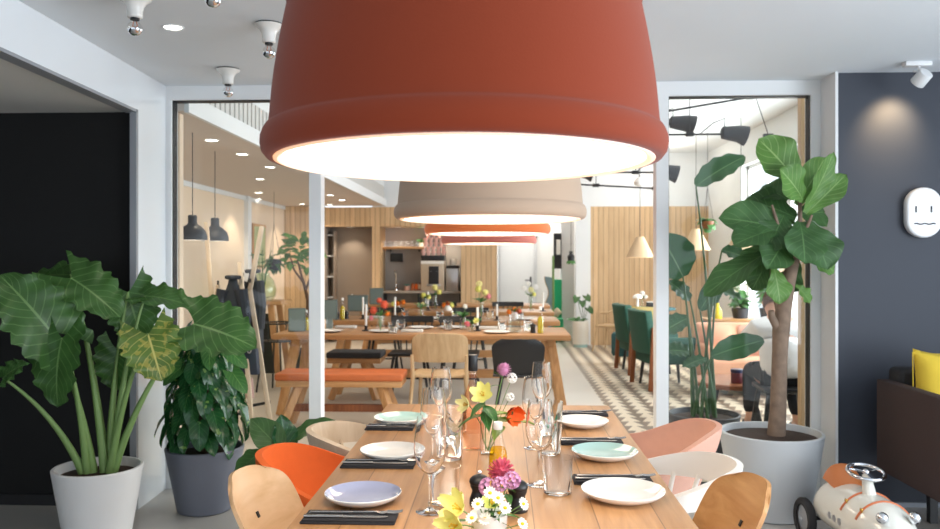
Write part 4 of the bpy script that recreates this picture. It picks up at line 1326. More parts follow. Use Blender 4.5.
for i, (a, b, dY, wd, nrm, sb, c) in enumerate(ST):
    A = q(a[0], a[1], dY); B = q(b[0], b[1], dY * 1.3 - .04)
    m = MB(); plant_leaf(m, A, B - A, nrm, (B - A).length * 1.04, wd, W_paddle, 8, 16, .2, .12, .010, 4, seed=i + 200); m.build('leaf', M['leaf_strel'], t, smooth=80)
    S = Vector((.075 * math.cos(i * 2.4), .075 * math.sin(i * 2.4), pp.z - .03))
    mid = S.lerp(A, .55) + Vector((-(A.x - S.x) * .25, 0, .02))
    m = MB(); pts = [S * (1 - f) ** 2 + mid * 2 * f * (1 - f) + A * f * f for f in [k / 8 for k in range(9)]]
    m.tube(pts, [.0125 - .007 * k / 8 for k in range(9)], 8); m.build('stem', M['stemd'], t, smooth=60)
# ================================================================== DINING ROOM beyond the glass
def trestle_table(label, x0, x1, y0, y1, z=.74, mat='tablefar', seed=0, grp='long trestle tables in the dining room'):
    c = ((x0 + x1) / 2, (y0 + y1) / 2)
    t = thing('trestle_table', label, 'table', (c[0], c[1], 0), 0, grp)
    w, d = x1 - x0, y1 - y0
    m = MB(); m.box((0, 0, z - .025), (w, d, .05)); m.build('tabletop', M[mat], t, bevel=.005)
    for sx in (-1, 1):
        for sy in (-1, 1):
            m = MB(); m.bar((sx * (w / 2 - .17), sy * (d / 2 - .22), z - .05), (sx * (w / 2 - .05), sy * (d / 2 - .08), 0), .085, .07, .07, .06); m.build('leg', M['oakz'], t, bevel=.004)
        m = MB(); m.box((sx * (w / 2 - .17), 0, z - .085), (.07, d - .3, .07)); m.build('crossbar', M['oaky'], t, bevel=.003)
    m = MB(); m.box((0, 0, .34), (w - .34, .05, .08)); m.build('stretcher', M['oak'], t, bevel=.003)
    return t
AX0, AX1 = X(272, 7.07), X(571, 7.07)
trestle_table('oak trestle dining table nearest beyond the glass, behind the orange bench', AX0, AX1, 7.07, 7.93)
trestle_table('oak trestle dining table second row, behind the nearest one', -1.95, .62, 8.72, 9.5)
trestle_table('oak trestle dining table third row from the glass', -1.85, .66, 10.3, 11.0)
trestle_table('oak trestle dining table farthest row, before the kitchen counter', -2.15, .7, 11.9, 12.6)

def bench(label, x0, x1, y, cush, z=.475):
    t = thing('bench', label, 'bench', ((x0 + x1) / 2, y, 0), 0, 'cushioned oak benches')
    w = x1 - x0
    m = MB(); m.box((0, 0, z - .085), (w - .02, .34, .05)); m.build('seat_board', M['oak'], t, bevel=.004)
    m = MB(); m.box((0, 0, z - .03), (w, .35, .06)); m.build('cushion', cush, t, bevel=.016, seg=3)
    for sx in (-1, 1):
        for sy in (-1, 1):
            m = MB(); m.bar((sx * (w / 2 - .18), sy * .1, z - .11), (sx * (w / 2 - .05), sy * .17, 0), .07, .06, .06, .055); m.build('leg', M['oakz'], t, bevel=.003)
    m = MB(); m.box((0, 0, .17), (w - .22, .045, .06)); m.build('stretcher', M['walnut'], t, bevel=.003)
    return t
bench('oak bench with tan orange leather cushion in front of the nearest dining table', X(280, 6.62), X(405, 6.62), 6.62, M['leather'])
bench('oak bench with charcoal cushion on the far side of the nearest dining table', -1.78, -1.22, 8.15, M['greyfab'])
#bench('oak bench with charcoal cushion between the second and third tables', -1.7, -.8, 9.8, M['greyfab'])

# oak chair seen from behind
def oak_chair(label, x, y, rz=0):
    t = thing('oak_chair', label, 'chair', (x, y, 0), rz)
    def bk(u, v):
        s = (u - .5) * 2
        w = .235 * (1 - .12 * max(0, (v - .6) / .4) ** 3)
        return (s * w, -.20 + .045 * (s * s) - .05 * v, .55 + .245 * v - .02 * max(0, (v - .75) / .25) * s ** 6)
    m = MB(); m.grid(bk, 22, 10, th=.014); m.build('backrest', M['oakpale'], t, bevel=.003)
    def st(u, v):
        s = (u - .5) * 2
        return (s * (.21 + .02 * math.sin(PI * v)), -.21 + .42 * v, .45 - .012 * (1 - s * s))
    m = MB(); m.grid(st, 14, 10, th=.016); m.build('seat', M['oakpale'], t, bevel=.003)
    for sx in (-1, 1):
        m = MB(); m.tube([(sx * .225, -.262, .62), (sx * .222, -.225, .43), (sx * .255, -.27, 0)], [.014, .018, .013], 10); m.build('leg', M['oakpale'], t)
        m = MB(); m.tube([(sx * .19, .17, .44), (sx * .22, .22, 0)], [.018, .012], 10); m.build('leg', M['oakpale'], t)
        m = MB(); m.tube([(sx * .222, -.23, .42), (sx * .195, .17, .42)], .013, 8); m.build('side_rail', M['oakpale'], t)
    return t
oak_chair('pale oak chair seen from behind, between orange bench and black chair', X(441, 6.75), 6.82)

def black_shell(label, x, y, rz=0):
    t = thing('black_chair', label, 'chair', (x, y, 0), rz)
    def bk(u, v):
        s = (u - .5) * 2
        w = .20 + .03 * v - .09 * max(0, (v - .7) / .3) ** 2.4
        return (s * w, -.19 + .05 * s * s - .07 * v, .45 + .30 * v)
    m = MB(); m.grid(bk, 20, 14, th=.014); m.build('backrest', M['black'], t, smooth=60)
    m = MB(); m.grid(lambda u, v: ((u - .5) * .42, -.2 + .41 * v, .45 - .02 * math.sin(PI * v) - .02 * max(0, v - .85) * 6), 12, 12, th=.014); m.build('seat', M['black'], t, smooth=60)
    for sx in (-1, 1):
        for sy in (-1, 1):
            m = MB(); m.tube([(sx * .13, sy * .13, .435), (sx * .21, sy * .2, 0)], [.016, .011], 10); m.build('leg', M['blackwood'], t)
    m = MB(); m.box((0, 0, .43), (.3, .3, .02)); m.build('seat_frame', M['blackwood'], t)
    return t
black_shell('black shell chair seen from behind, at the right of the nearest dining table', X(518, 6.75), 6.82)

def spindle_black(first=[None]):
    t = thing('spindle_chair', 'x', 'chair', (0, 0, 0), 0, 'black spindle back chairs')
    def rl(u, v):
        s = (u - .5) * 2
        return (s * .23, -.215 - .03 * (1 - s * s) - .012 * v, .74 + .065 * v)
    m = MB(); m.grid(rl, 18, 3, th=.018); m.build('top_rail', M['blackwood'], t, bevel=.003)
    for k in range(7):
        s = (k - 3) / 3
        m = MB(); m.tube([(s * .17, -.185, .44), (s * .21, -.232 - .03 * (1 - s * s), .75)], .0075, 8); m.build('spindle', M['blackwood'], t)
    m = MB(); m.box((0, 0, .44), (.42, .41, .028)); m.build('seat', M['blackwood'], t, bevel=.01)
    for sx in (-1, 1):
        for sy in (-1, 1):
            m = MB(); m.tube([(sx * .15, sy * .14, .43), (sx * .21, sy * .2, 0)], [.016, .011], 8); m.build('leg', M['blackwood'], t)
    m = MB(); m.tube([(-.18, .17, .2), (.18, .17, .2)], .009); m.build('stretcher', M['blackwood'], t)
    m = MB(); m.tube([(-.18, -.17, .2), (.18, -.17, .2)], .009); m.build('stretcher', M['blackwood'], t)
    return t
spin = spindle_black()
SPN = [(410, 8.28, 180, 'black spindle chair facing us across the nearest table, behind the orange flowers'),
       (459, 8.28, 180, 'black spindle chair behind the tall green vase on the nearest table'),
       (384, 9.92, 180, 'black spindle chair between second and third tables, toward the left'),
       (508, 11.4, 180, 'black spindle chair in front of the white end door'),
       (470, 9.92, 180, 'black spindle chair between second and third tables, toward the right'),
       (440, 11.4, 180, 'black spindle chair in the gap before the farthest table')]
for i, (px, y, a, lab) in enumerate(SPN):
    if i == 0: spin.location = (X(px, y), y, 0); spin.rotation_euler = (0, 0, R(a)); spin['label'] = lab
    else: dup(spin, lab, (X(px, y), y, 0), R(a))

# ---- things on the dining tables (table row: depth of the item)
ROW = {'A': 'nearest dining table', 'B': 'second dining table', 'C': 'third dining table', 'D': 'farthest dining table'}
def on(px, Y): return Vector((X(px, Y), Y, TZ))
def candle(px, Y, lab, h=.2):
    t = thing('candle', lab, 'candle', on(px, Y), 0, 'white candles on the dining tables')
    m = MB(); m.lathe([(0, 0), (.04, 0), (.04, .006), (.014, .014), (.014, .04), (.018, .05), (0, .05)], 20); m.build('candle_holder', M['black'], t)
    m = MB(); m.tube([(0, 0, .045), (0, 0, .05 + h)], .011, 12); wx_ = m.build('wax_stick', M['ceramic'], t)
    m = MB(); m.tube([(0, 0, .05 + h), (0, 0, .06 + h)], .0015, 5); m.build('wick', M['black'], wx_)
for a in [(366, 7.45, 'white candle in black holder left of the orange flowers, nearest table'),
          (477.5, 7.5, 'white candle in black holder right of the oak chair, nearest table', .17),
          (497, 8.85, 'white candle on the second table, left of the water jug', .13),
          (395, 8.95, 'white candle on the second table, right of the orange flowers'),
          (363, 9.0, 'white candle at the left end of the second table'),
          (428, 10.6, 'white candle on the third table amid yellow flowers'),
          (543, 10.5, 'white candle on the third table near the green oil bottle')]: candle(*a)
def board(px, Y, w, h, lab, rz):
    t = thing('menu_box', lab, 'menu box', on(px, Y), R(rz), 'upright grey green menu boxes')
    m = MB(); m.box((0, 0, h / 2), (w, .075, h)); m.build('box_body', paint('grey_green_board', rgb(84, 94, 90), .6), t, bevel=.003)
    m = MB(); m.box((0, -.0385, h / 2), (w - .016, .003, h - .016)); m.build('front_sheet', paint('pale_blue_grey_sheet', rgb(106, 122, 120), .5), t)
board(297, 7.38, .155, .215, 'grey green menu box at the left end of the nearest table', 10)
board(331, 8.85, .14, .225, 'grey green menu box just right of the white post', 5)
board(358, 10.45, .26, .21, 'wide grey green menu box on the third table', 0)
board(376.5, 12.1, .20, .25, 'grey green menu box on the farthest table under the oak post', 0)
def oilbottle(px, Y, lab, s=1.0):
    t = thing('oil_bottle', lab, 'bottle', on(px, Y), 0, 'olive oil bottles on the dining tables')
    m = MB(); m.lathe([(0, 0), (.027 * s, 0), (.029 * s, .005), (.029 * s, .13 * s), (.022 * s, .155 * s), (.012 * s, .175 * s), (.012 * s, .22 * s), (0, .22 * s)], 20); m.build('bottle_body', M['bottleglass'], t, smooth=60)
    m = MB(); m.lathe([(0, .004), (.026 * s, .004), (.026 * s, .13 * s), (.012 * s, .155 * s), (0, .155 * s)], 18); m.build('oil', paint('golden_olive_oil', rgb(176, 156, 16), .2), t, smooth=60)
    m = MB(); m.lathe([(.013 * s, .215 * s), (.013 * s, .245 * s), (0, .246 * s)], 14); m.build('cap', M['ceramic'], t)
oilbottle(540.5, 7.25, 'tall golden olive oil bottle at the right end of the nearest table', 1.0)
oilbottle(306.5, 7.45, 'golden olive oil bottle beside the leftmost menu box', .8)
oilbottle(342.5, 8.9, 'olive oil bottle right of the menu box on the second table', 1.0)
oilbottle(352, 10.5, 'olive oil bottle left in front of the wide menu box', .9)
mill_far = [(533, 7.3, 'black mill beside the tall golden oil bottle'), (313, 7.5, 'black mill by the oil bottle near the white post'), (337, 9.0, 'black mill close to the oil bottle on the second table'), (346.5, 9.05, 'black mill right of the oil bottle on the second table')]
for px, Y, lab in mill_far:
    t = thing('pepper_mill', lab, 'mill', on(px, Y), 0, 'black mills on the dining tables')
    m = MB(); m.lathe([(0, 0), (.027, 0), (.022, .04), (.026, .058), (0, .058)], 18); m.build('mill_body', M['blackwood'], t)
    m = MB(); m.lathe([(0, .06), (.028, .06), (.026, .075), (.008, .086), (0, .095)], 18); m.build('mill_head', M['blackwood'], t)
# tumblers and plates
pl = MB(); pl.lathe([(0, 0), (.07, 0), (.125, .018), (.124, .021), (.07, .006), (0, .006)], 32)
po = pl.build('plate', M['ceramic'], None, smooth=50)
PLT = [(382, 7.3, 'white plate under the orange flower vase'), (421, 7.72, 'white plate just left of the oak chair, nearest table'), (497, 7.25, 'white plate left in front of the water jug'), (330, 7.3, 'white plate right beside the white post'),
       (412, 8.95, 'white plate right of the candle on the second table'), (452, 7.75, 'white plate behind the oak chair back'), (436, 8.95, 'white plate in the middle of the second table'), (524, 8.95, 'white plate at the right of the second table')]
for i, (px, Y, lab) in enumerate(PLT):
    o = po if i == 0 else po.copy()
    if i: COL.objects.link(o)
    o.location = on(px, Y); tag(o, lab, 'plate', 'white plates on the dining tables')
TMB = [(318, 7.6, 'water tumbler left of the candle, close to the white post'), (329, 7.62, 'water tumbler over the plate by the white post'), (393, 7.2, 'water tumbler right of the orange flower vase'), (401, 7.55, 'second tumbler right of the orange flower vase'),
       (448, 7.55, 'water tumbler left behind the oak chair back'), (502, 7.55, 'water tumbler left of the water jug'), (528, 7.5, 'water tumbler between jug and oil bottle'), (440, 8.85, 'water tumbler in the middle of the second table'),
       (455, 8.95, 'water tumbler on the second table, right of middle'), (520, 8.85, 'water tumbler on the second table, behind the jug'), (405, 9.2, 'water tumbler on the second table, by the candle'), (490, 9.1, 'water tumbler on the second table, left of a candle')]
for i, (px, Y, lab) in enumerate(TMB):
    o = tg.copy(); COL.objects.link(o); o.location = on(px, Y); tag(o, lab, 'tumbler', 'water tumblers on the dining tables')
nk = MB(); nk.box((0, 0, .012), (.2, .09, .024)); no_ = nk.build('napkin', paint('folded_grey_napkin', rgb(206, 204, 200), .9), None, bevel=.006)
for i, (px, Y, lab) in enumerate([(346, 7.75, 'folded pale napkin by the left candle, nearest table'), (412, 7.35, 'folded pale napkin left of the oak chair'), (489, 7.7, 'folded pale napkin left of the water jug'), (375, 9.15, 'folded pale napkin on the second table, left of a candle')]):
    o = no_ if i == 0 else no_.copy()
    if i: COL.objects.link(o)
    o.location = on(px, Y); tag(o, lab, 'napkin', 'pale napkins on the dining tables')

# bouquets
def bouquet(px, Y, lab, heads, vh=.14, vr=.035, foliage=6, vmat=None, base=None, seed=0, leafmat_='leaf_mid'):
    b = base if base is not None else on(px, Y)
    t = thing('flower_vase', lab, 'flowers', b, 0, 'flower vases on the dining tables')
    m = MB(); m.lathe([(0, 0), (vr, 0), (vr * 1.05, vh * .4), (vr * .8, vh), (vr * .72, vh), (vr * .95, vh * .4), (vr * .9, .006), (0, .006)], 20); m.build('vase', vmat or M['bottleglass'], t, smooth=60)
    rr = random.Random(seed)
    st = MB()
    for (dx, dz, r, colr, kind) in heads:
        h = Vector((dx, rr.uniform(-.04, .02), vh + dz))
        st.tube([(0, 0, .01), (dx * .25, 0, vh * .9), h], .0025, 5)
        bloom(t, h, Vector((dx * 3, -.8, .5)), kind, r * .8, colr, F_['ochre'])
    for ch in t.children:
        if ch.name.startswith('petals'): ch.name = 'bloom'
    st.build('stems', M['stem'], t)
    m = MB()
    for k in range(foliage):
        a = k * 2.4
        plant_leaf(m, (0, 0, vh * .95), (math.cos(a) * .8, math.sin(a) * .5, .8), (-math.cos(a), -.3, .8), rr.uniform(.07, .13), .04, W_oval, 4, 7, .5, .1, seed=k)
    if foliage: m.build('foliage', M[leafmat_], t, smooth=80)
    return t
cor, yel, pin, whi, pur = col('coral_petals', rgb(232, 120, 92)), col('yellow_petals', 0), col('rosy_petals', rgb(232, 150, 160)), col('white_petals', 0), col('mauve_petals', 0)
org, crm = col('orange_petals', rgb(244, 150, 60)), col('cream_petals', 0)
bouquet(380.5, 7.32, 'vase of coral orange blooms on the nearest table', [(-.06, .05, .045, cor, 'pom'), (.03, .1, .05, cor, 'pom'), (.06, .02, .035, org, 'pom'), (-.08, -.02, .03, pin, 'pom'), (-.01, .14, .035, cor, 'pom')], .15, seed=1)
bouquet(463, 7.6, 'vase of green stems with rosy blooms behind the oak chair', [(.03, -.06, .03, pin, 'pom'), (.02, .1, .03, whi, 'pom')], .12, foliage=12, seed=2)
bouquet(472, 7.42, 'small vase of pink and yellow blooms at the oak chair corner', [(-.04, 0, .035, pin, 'pom'), (.035, .02, .04, yel, 'lily')], .07, seed=3)
bouquet(481, 8.95, 'tall vase with yellow and peach blooms on the second table', [(-.03, .14, .05, yel, 'pom'), (.05, .10, .05, crm, 'pom'), (-.02, .2, .04, crm, 'cluster'), (.08, .06, .045, pin, 'pom')], .2, seed=4, foliage=8)
bouquet(421, 8.9, 'slim vase of green sprigs in the middle of the second table', [(-.02, .02, .02, whi, 'cluster'), (.02, .05, .02, crm, 'cluster')], .13, foliage=9, seed=5)
bouquet(425, 10.5, 'vase of yellow blooms on the third table, left of the cream blooms', [(-.02, .03, .05, yel, 'pom'), (.05, .01, .045, yel, 'pom')], .17, seed=6)
bouquet(435, 10.7, 'vase of cream blooms on the third table, right of the yellow ones', [(0, .1, .055, crm, 'pom'), (.06, .04, .045, yel, 'pom')], .2, seed=7)
bouquet(531, 10.5, 'spray of white and yellow blossoms on the third table by the door', [(-.09, .1, .04, whi, 'cluster'), (.0, .08, .04, crm, 'cluster'), (.06, .12, .04, whi, 'cluster'), (.04, .02, .04, yel, 'pom'), (-.03, .16, .035, whi, 'cluster')], .2, foliage=5, seed=8)
bouquet(398, 10.5, 'orange blossom bunch on the third table beside the wide menu box', [(0, .0, .05, org, 'pom'), (.07, .01, .045, org, 'pom'), (-.06, -.01, .04, yel, 'pom')], .1, seed=9)
bouquet(448, 10.6, 'low bowl of orange and yellow blooms on the third table', [(-.05, 0, .045, org, 'pom'), (.05, 0, .045, yel, 'pom'), (0, .02, .045, cor, 'pom')], .07, .05, seed=10, vmat=M['ceramic'])
bouquet(514.5, 8.9, 'bowl of rusty orange blooms behind the water jug', [(-.06, 0, .04, org, 'pom'), (.05, .01, .04, cor, 'pom'), (0, .02, .04, org, 'pom')], .09, .04, seed=11, vmat=M['ceramic'])
# water jug
t = thing('water_jug', 'wide glass water jug left of the tall golden oil bottle', 'jug', on(515, 7.35))
m = MB(); m.lathe([(0, 0), (.055, 0), (.06, .006), (.058, .15), (.062, .165), (.058, .165), (.054, .148), (.055, .01), (0, .008)], 28); m.build('jug_body', M['bottleglass'], t, smooth=60)
m = MB(); m.lathe([(0, .01), (.053, .01), (.052, .11), (0, .11)], 24); m.build('water', glass('jug_water', (.9, .93, .9, 1), .5), t)
m = MB(); m.tube([(.058, 0, .14), (.1, 0, .13), (.1, 0, .05), (.058, 0, .035)], .007, 8); m.build('handle', M['bottleglass'], t)

# ---- kitchen niche
KY = YB + .14
cz = at(400, 291, KY).z
t = thing('kitchen_counter', 'grey kitchen counter with open dark base in the far niche', 'counter', ((kx0 + kx1) / 2, KY + .27, 0))
w = kx1 - kx0 - .01
m = MB(); m.box((0, 0, cz - .02), (w, .5, .04)); m.build('countertop', M['taupe'], t, bevel=.003)
m = MB(); m.box((0, .22, (cz - .04) / 2), (w, .03, cz - .04))
m.box((-w / 2 + .015, 0, (cz - .04) / 2), (.03, .46, cz - .04)); m.box((w / 2 - .015, 0, (cz - .04) / 2), (.03, .46, cz - .04)); m.box((-.05, 0, (cz - .04) / 2), (.03, .46, cz - .04))
m.build('cabinet_frame', M['black'], t)
m = MB(); m.box((0, 0, .45), (w - .06, .42, .025)); m.build('shelf', M['black'], t)
def konp(px, y=KY + .2): return Vector((X(px, y), y, cz))
p = konp(433.5)
t = thing('espresso_machine', 'beige and black espresso machine on the kitchen counter', 'coffee machine', p)
m = MB(); m.box((0, 0, .26), (.40, .34, .52)); m.build('machine_body', paint('machine_beige', rgb(190, 172, 150), .35, metal=.4), t, bevel=.012)
m = MB(); m.box((.02, -.175, .27), (.17, .02, .30)); m.build('brew_bay', M['black'], t, bevel=.004)
m = MB(); m.box((0, -.172, .485), (.40, .02, .05)); m.build('control_strip', M['ceramic'], t, bevel=.003)
m = MB(); m.box((0, 0, .56), (.40, .34, .09)); m.build('top_tray', M['black'], t, bevel=.006)
m = MB(); m.box((.02, -.20, .10), (.24, .06, .03)); m.build('drip_tray', M['steel'], t, bevel=.003)
for k in (-1, 1):
    m = MB(); m.tube([(.02 + .05 * k, -.18, .33), (.02 + .05 * k, -.24, .32)], .014, 8); m.build('brew_handle', M['black'], t)
cp = MB(); cp.lathe([(0, 0), (.024, 0), (.04, .06), (.043, .075), (.038, .075), (.022, .008), (0, .008)], 14)
cup0 = cp.build('cup', paint('pink_cup_glaze', rgb(238, 190, 182), .3), None, smooth=50)
n = 0
for lay, cnt in enumerate((5, 5, 4, 4, 3)):
    for k in range(cnt):
        o = cup0 if n == 0 else cup0.copy()
        if n: COL.objects.link(o)
        o.location = (p.x + (k - (cnt - 1) / 2) * .088, p.y, cz + .606 + lay * .0765)
        tag(o, 'pink cup in the pyramid of cups stacked on the espresso machine', 'cup', 'pink cups stacked on the espresso machine'); n += 1
p = konp(453)
t = thing('milk_fridge', 'small steel fridge right of the espresso machine', 'fridge', p)
m = MB(); m.box((0, 0, .19), (.21, .34, .38)); m.build('fridge_body', M['steel'], t, bevel=.008)
m = MB(); m.box((0, 0, .41), (.215, .34, .05)); m.build('lid', M['black'], t, bevel=.004)
t = thing('canister', 'white canister standing on the small steel fridge', 'canister', (p.x + .01, p.y, cz + .436))
m = MB(); m.lathe([(0, 0), (.05, 0), (.052, .1), (0, .1)], 18); m.build('canister_body', M['ceramic'], t, bevel=.004)
m = MB(); m.lathe([(0, .101), (.053, .101), (.05, .115), (0, .118)], 18); m.build('lid', M['ceramic'], t)
p = konp(396)
t = thing('kitchen_tap', 'slim chrome tap at the left of the kitchen counter', 'tap', p)
m = MB(); m.lathe([(0, 0), (.03, 0), (.026, .03), (.016, .04), (0, .04)], 16); m.build('tap_base', M['chrome'], t)
m = MB(); m.tube([(0, 0, .03), (0, 0, .28), (.0, -.03, .33), (0, -.1, .34), (0, -.14, .30)], .014, 10); m.build('spout', M['chrome'], t)
m = MB(); m.tube([(.012, 0, .1), (.06, 0, .12)], .008, 8); m.build('lever', M['chrome'], t)
t = thing('wall_screen', 'small black wall tablet above the kitchen tap', 'screen', at(397, 257.5, YB + .595))
m = MB(); m.box((0, -.014, 0), (.215, .022, .15)); m.build('casing', M['black'], t, bevel=.004)
m = MB(); m.box((0, -.0265, 0), (.19, .002, .125)); m.build('screen', paint('dark_screen', rgb(42, 42, 44), .15), t)
sz = at(400, 246.5, KY).z
t = thing('wall_shelf', 'oak wall shelf of glasses over the kitchen counter', 'shelf', ((X(381, KY) + X(423, KY)) / 2, KY + .3, sz))
m = MB(); m.box((0, 0, -.02), (X(423, KY) - X(381, KY), .3, .04)); m.build('shelf_board', M['oak'], t, bevel=.003)
for k in (-1, 1):
    m = MB(); m.box((k * .25, .12, -.06), (.02, .03, .05)); m.build('bracket', M['black'], t)
n = 0
for row in range(2):
    for k in range(7):
        d = MB() if n == 0 else None
        if n == 0:
            d.lathe([(0, 0), (.035, 0), (.04, .1), (.038, .1), (.033, .006), (0, .006)], 14)
            g0 = d.build('glass', M['bottleglass'], None, smooth=50); o = g0
        else:
            o = g0.copy(); COL.objects.link(o)
        o.location = (X(385 + k * 5.4, KY + .3), KY + .22 + .14 * row, sz); n += 1
        tag(o, 'clear glass in the rows on the oak shelf over the kitchen counter', 'glass', 'glasses on the kitchen shelf')
bouquet(421.5, KY + .22, 'trailing green shelf plant at the right end of the glass shelf', [(-.02, .02, .02, yel, 'cluster')], .07, .045, 16, M['ceramic'], base=Vector((X(421, KY + .3), KY + .3, sz)), seed=20)['group'] = 'green shelf plant'
p = konp(407)
t = thing('potted_succulent', 'tiny teal green succulent in a pink pot by the kitchen tap', 'potted plant', p)
m = MB(); m.lathe([(0, 0), (.045, 0), (.055, .08), (.045, .08), (.04, .06), (0, .06)], 18); m.build('pot', M['pink'], t)
m = MB()
for k in range(12):
    a = k * 2.4; plant_leaf(m, (0, 0, .06), (math.cos(a) * .7, math.sin(a) * .7, .7), (0, 0, 1), .09, .04, W_oval, 4, 6, .2, .1)
m.build('foliage', paint('blue_green_leaf', rgb(90, 150, 140), .5), t, smooth=80)
p = konp(416.5)
t = thing('wooden_tray', 'small wooden tray stand beside the espresso machine', 'tray', p)
m = MB(); m.box((0, 0, .015), (.2, .16, .03)); m.box((0, .06, .05), (.2, .02, .08)); m.build('tray_body', M['walnut'], t, bevel=.003)
for k in range(3):
    t = thing('jar', ['brown jar at the left of the wooden tray', 'orange jar in the middle of the wooden tray', 'cream jar at the right of the wooden tray'][k], 'jar', (p.x - .06 + .06 * k, p.y - .035, cz + .0305), 0, 'jars on the wooden tray')
    m = MB(); m.lathe([(0, 0), (.026, 0), (.027, .07), (.02, .08), (0, .08)], 14); m.build('jar_body', [M['leather'], M['orange'], M['beige']][k], t)
    m = MB(); m.lathe([(0, .08), (.022, .08), (.022, .1), (0, .1)], 14); m.build('lid', M['walnut'], t)
# crockery on the counter base shelf
bx = MB(); bx.lathe([(0, 0), (.06, 0), (.1, .05), (.095, .05), (.058, .006), (0, .006)], 18)
bo = bx.build('bowl', M['ceramic'], None, smooth=50)
for i, (px, c_, lab) in enumerate([(391.5, 0, 'white bowl on the base shelf below the tap, leftmost'), (405, 0, 'white bowl on the base shelf, left of the divider'), (437, 0, 'white bowl on the base shelf below the espresso machine'), (452, 0, 'white bowl on the base shelf below the steel fridge')]):
    o = bo if i == 0 else bo.copy()
    if i: COL.objects.link(o)
    o.location = (X(px, KY + .2), KY + .2, .463); tag(o, lab, 'bowl', 'bowls in the kitchen counter base')
# tall shelf unit inside the dark niche
sy_ = YB + .45
t = thing('shelf_unit', 'narrow dark shelf unit at the left of the niche', 'shelf', (X(330, sy_), sy_, 0))
m = MB(); m.box((-.09, 0, .97), (.02, .25, 1.9)); m.box((.09, 0, .97), (.02, .25, 1.9)); m.box((0, .12, .97), (.16, .012, 1.9)); m.build('carcass', M['taupe'], t)
for k in range(6):
    m = MB(); m.box((0, 0, .05 + k * .36), (.16, .24, .02)); m.build('shelf', M['wallwhite'], t)
# ================================================================== LEFT OF THE DINING ROOM
# wooden coat rack with dark coats and bags
CY = 6.25
g = lambda px, py, dy=0: at(px, py, CY + dy)
cr0 = Vector((X(238, CY), CY, 0))
t = thing('coat_rack', 'pale wooden coat rack of leaning poles behind the left pane', 'coat rack', cr0)
for a, b in (((206, 222, 0), (222, 430, .0)), ((262, 226, .05), (250, 290, .02)), ((250, 290, .02), (272, 432, -.05)), ((240, 262, -.08), (252, 432, -.2)), ((218, 285, .0), (205, 432, .2))):
    m = MB(); m.bar(g(*a) - cr0, g(*b) - cr0, .036, .022); m.build('pole', M['ash'], t, bevel=.004)
m = MB(); m.bar(g(219, 412) - cr0, g(270, 402) - cr0, .03, .02); m.bar(g(240, 414, -.15) - cr0, g(250, 402, .1) - cr0, .03, .02); m.build('cross_brace', M['black'], t)
for a in ((218, 284), (250, 282), (243, 276)):
    m = MB(); m.tube([g(*a) - cr0, g(a[0], a[1], -.07) - cr0 + Vector((0, 0, .02))], .009, 8); m.build('peg', M['black'], t)
def coat(label, px0, px1, py0, py1, dy, mat, seed):
    a = g((px0 + px1) / 2, py0, dy); h = g(0, py0, dy).z - g(0, py1, dy).z; w = (X(px1, CY) - X(px0, CY))
    t = thing('coat', label, 'coat', (a.x, a.y, a.z), 0, 'dark coats on the coat rack')
    rr = random.Random(seed); ph = rr.random() * 6
    def fn(u, v):
        an = u * 2 * PI
        k = .25 + .75 * smooth01(v * 2.6)
        f = 1 + .12 * math.sin(5 * an + ph) * v
        return (math.cos(an) * w * .5 * k * f, math.sin(an) * .07 * k * f, -h * v - .02 * math.sin(3 * an + ph) * v)
    m = MB(); m.grid(fn, 32, 12, th=.004); m.build('coat_body', mat, t, smooth=70)
    for s in (-1, 1):
        m = MB(); m.tube([(s * w * .33, -.02, -h * .14), (s * w * .52, -.035, -h * .42), (s * w * .5, -.05, -h * .72)], [.05, .042, .036], 10); m.build('sleeve', mat, t)
    m = MB(); m.tube([(math.cos(q) * .05, math.sin(q) * .04, -.01) for q in [2 * PI * k / 12 for k in range(12)]], .016, 8, closed=True); m.build('collar', mat, t)
M['coat'] = paint('dark_navy_coat', rgb(38, 42, 52), .9, noise=.15, nscale=14)
coat('dark navy coat hanging on the coat rack, left one', 220, 246, 276, 372, -.12, M['coat'], 1)
coat('charcoal coat hanging on the coat rack, right one beside the pole', 243, 262, 270, 350, .10, paint('charcoal_coat', rgb(52, 54, 60), .9, noise=.15, nscale=14), 2)
p = g(251, 346, -.12)
t = thing('handbag', 'small dark blue bag with steel clip hanging on the coat rack', 'bag', p)
m = MB(); m.prism([(-.05, -.02), (.05, -.02), (.065, -.22), (-.065, -.22)], 'y', -.04, .04); m.build('bag_body', paint('dark_blue_bag', rgb(40, 48, 64), .7), t, bevel=.012)
m = MB(); m.tube([(-.04, 0, -.02), (-.025, 0, .09), (.025, 0, .09), (.04, 0, -.02)], .006, 6); m.build('strap', M['black'], t)
m = MB(); m.tube([(math.cos(q) * .016, -.045, -.02 + math.sin(q) * .03) for q in [2 * PI * k / 12 for k in range(12)]], .004, 6, closed=True); m.build('clip', M['steel'], t)
p = g(247, 378, -.02)
t = thing('scarf', 'pink and white scarf hanging low from the coat rack', 'scarf', p)
m = MB(); m.grid(lambda u, v: ((u - .5) * .085 + .015 * v, .02 * math.sin(u * 9), -.16 * v), 12, 8, th=.006); m.build('scarf_cloth', paint('pink_white_wool', rgb(228, 196, 192), .9, noise=.2, nscale=20), t)
m = MB()
for k in range(9): m.tube([(-.03 + k * .009, .0, -.158), (-.03 + k * .0095, 0, -.195)], .002, 5)
m.build('fringe', M['ceramic'], t)
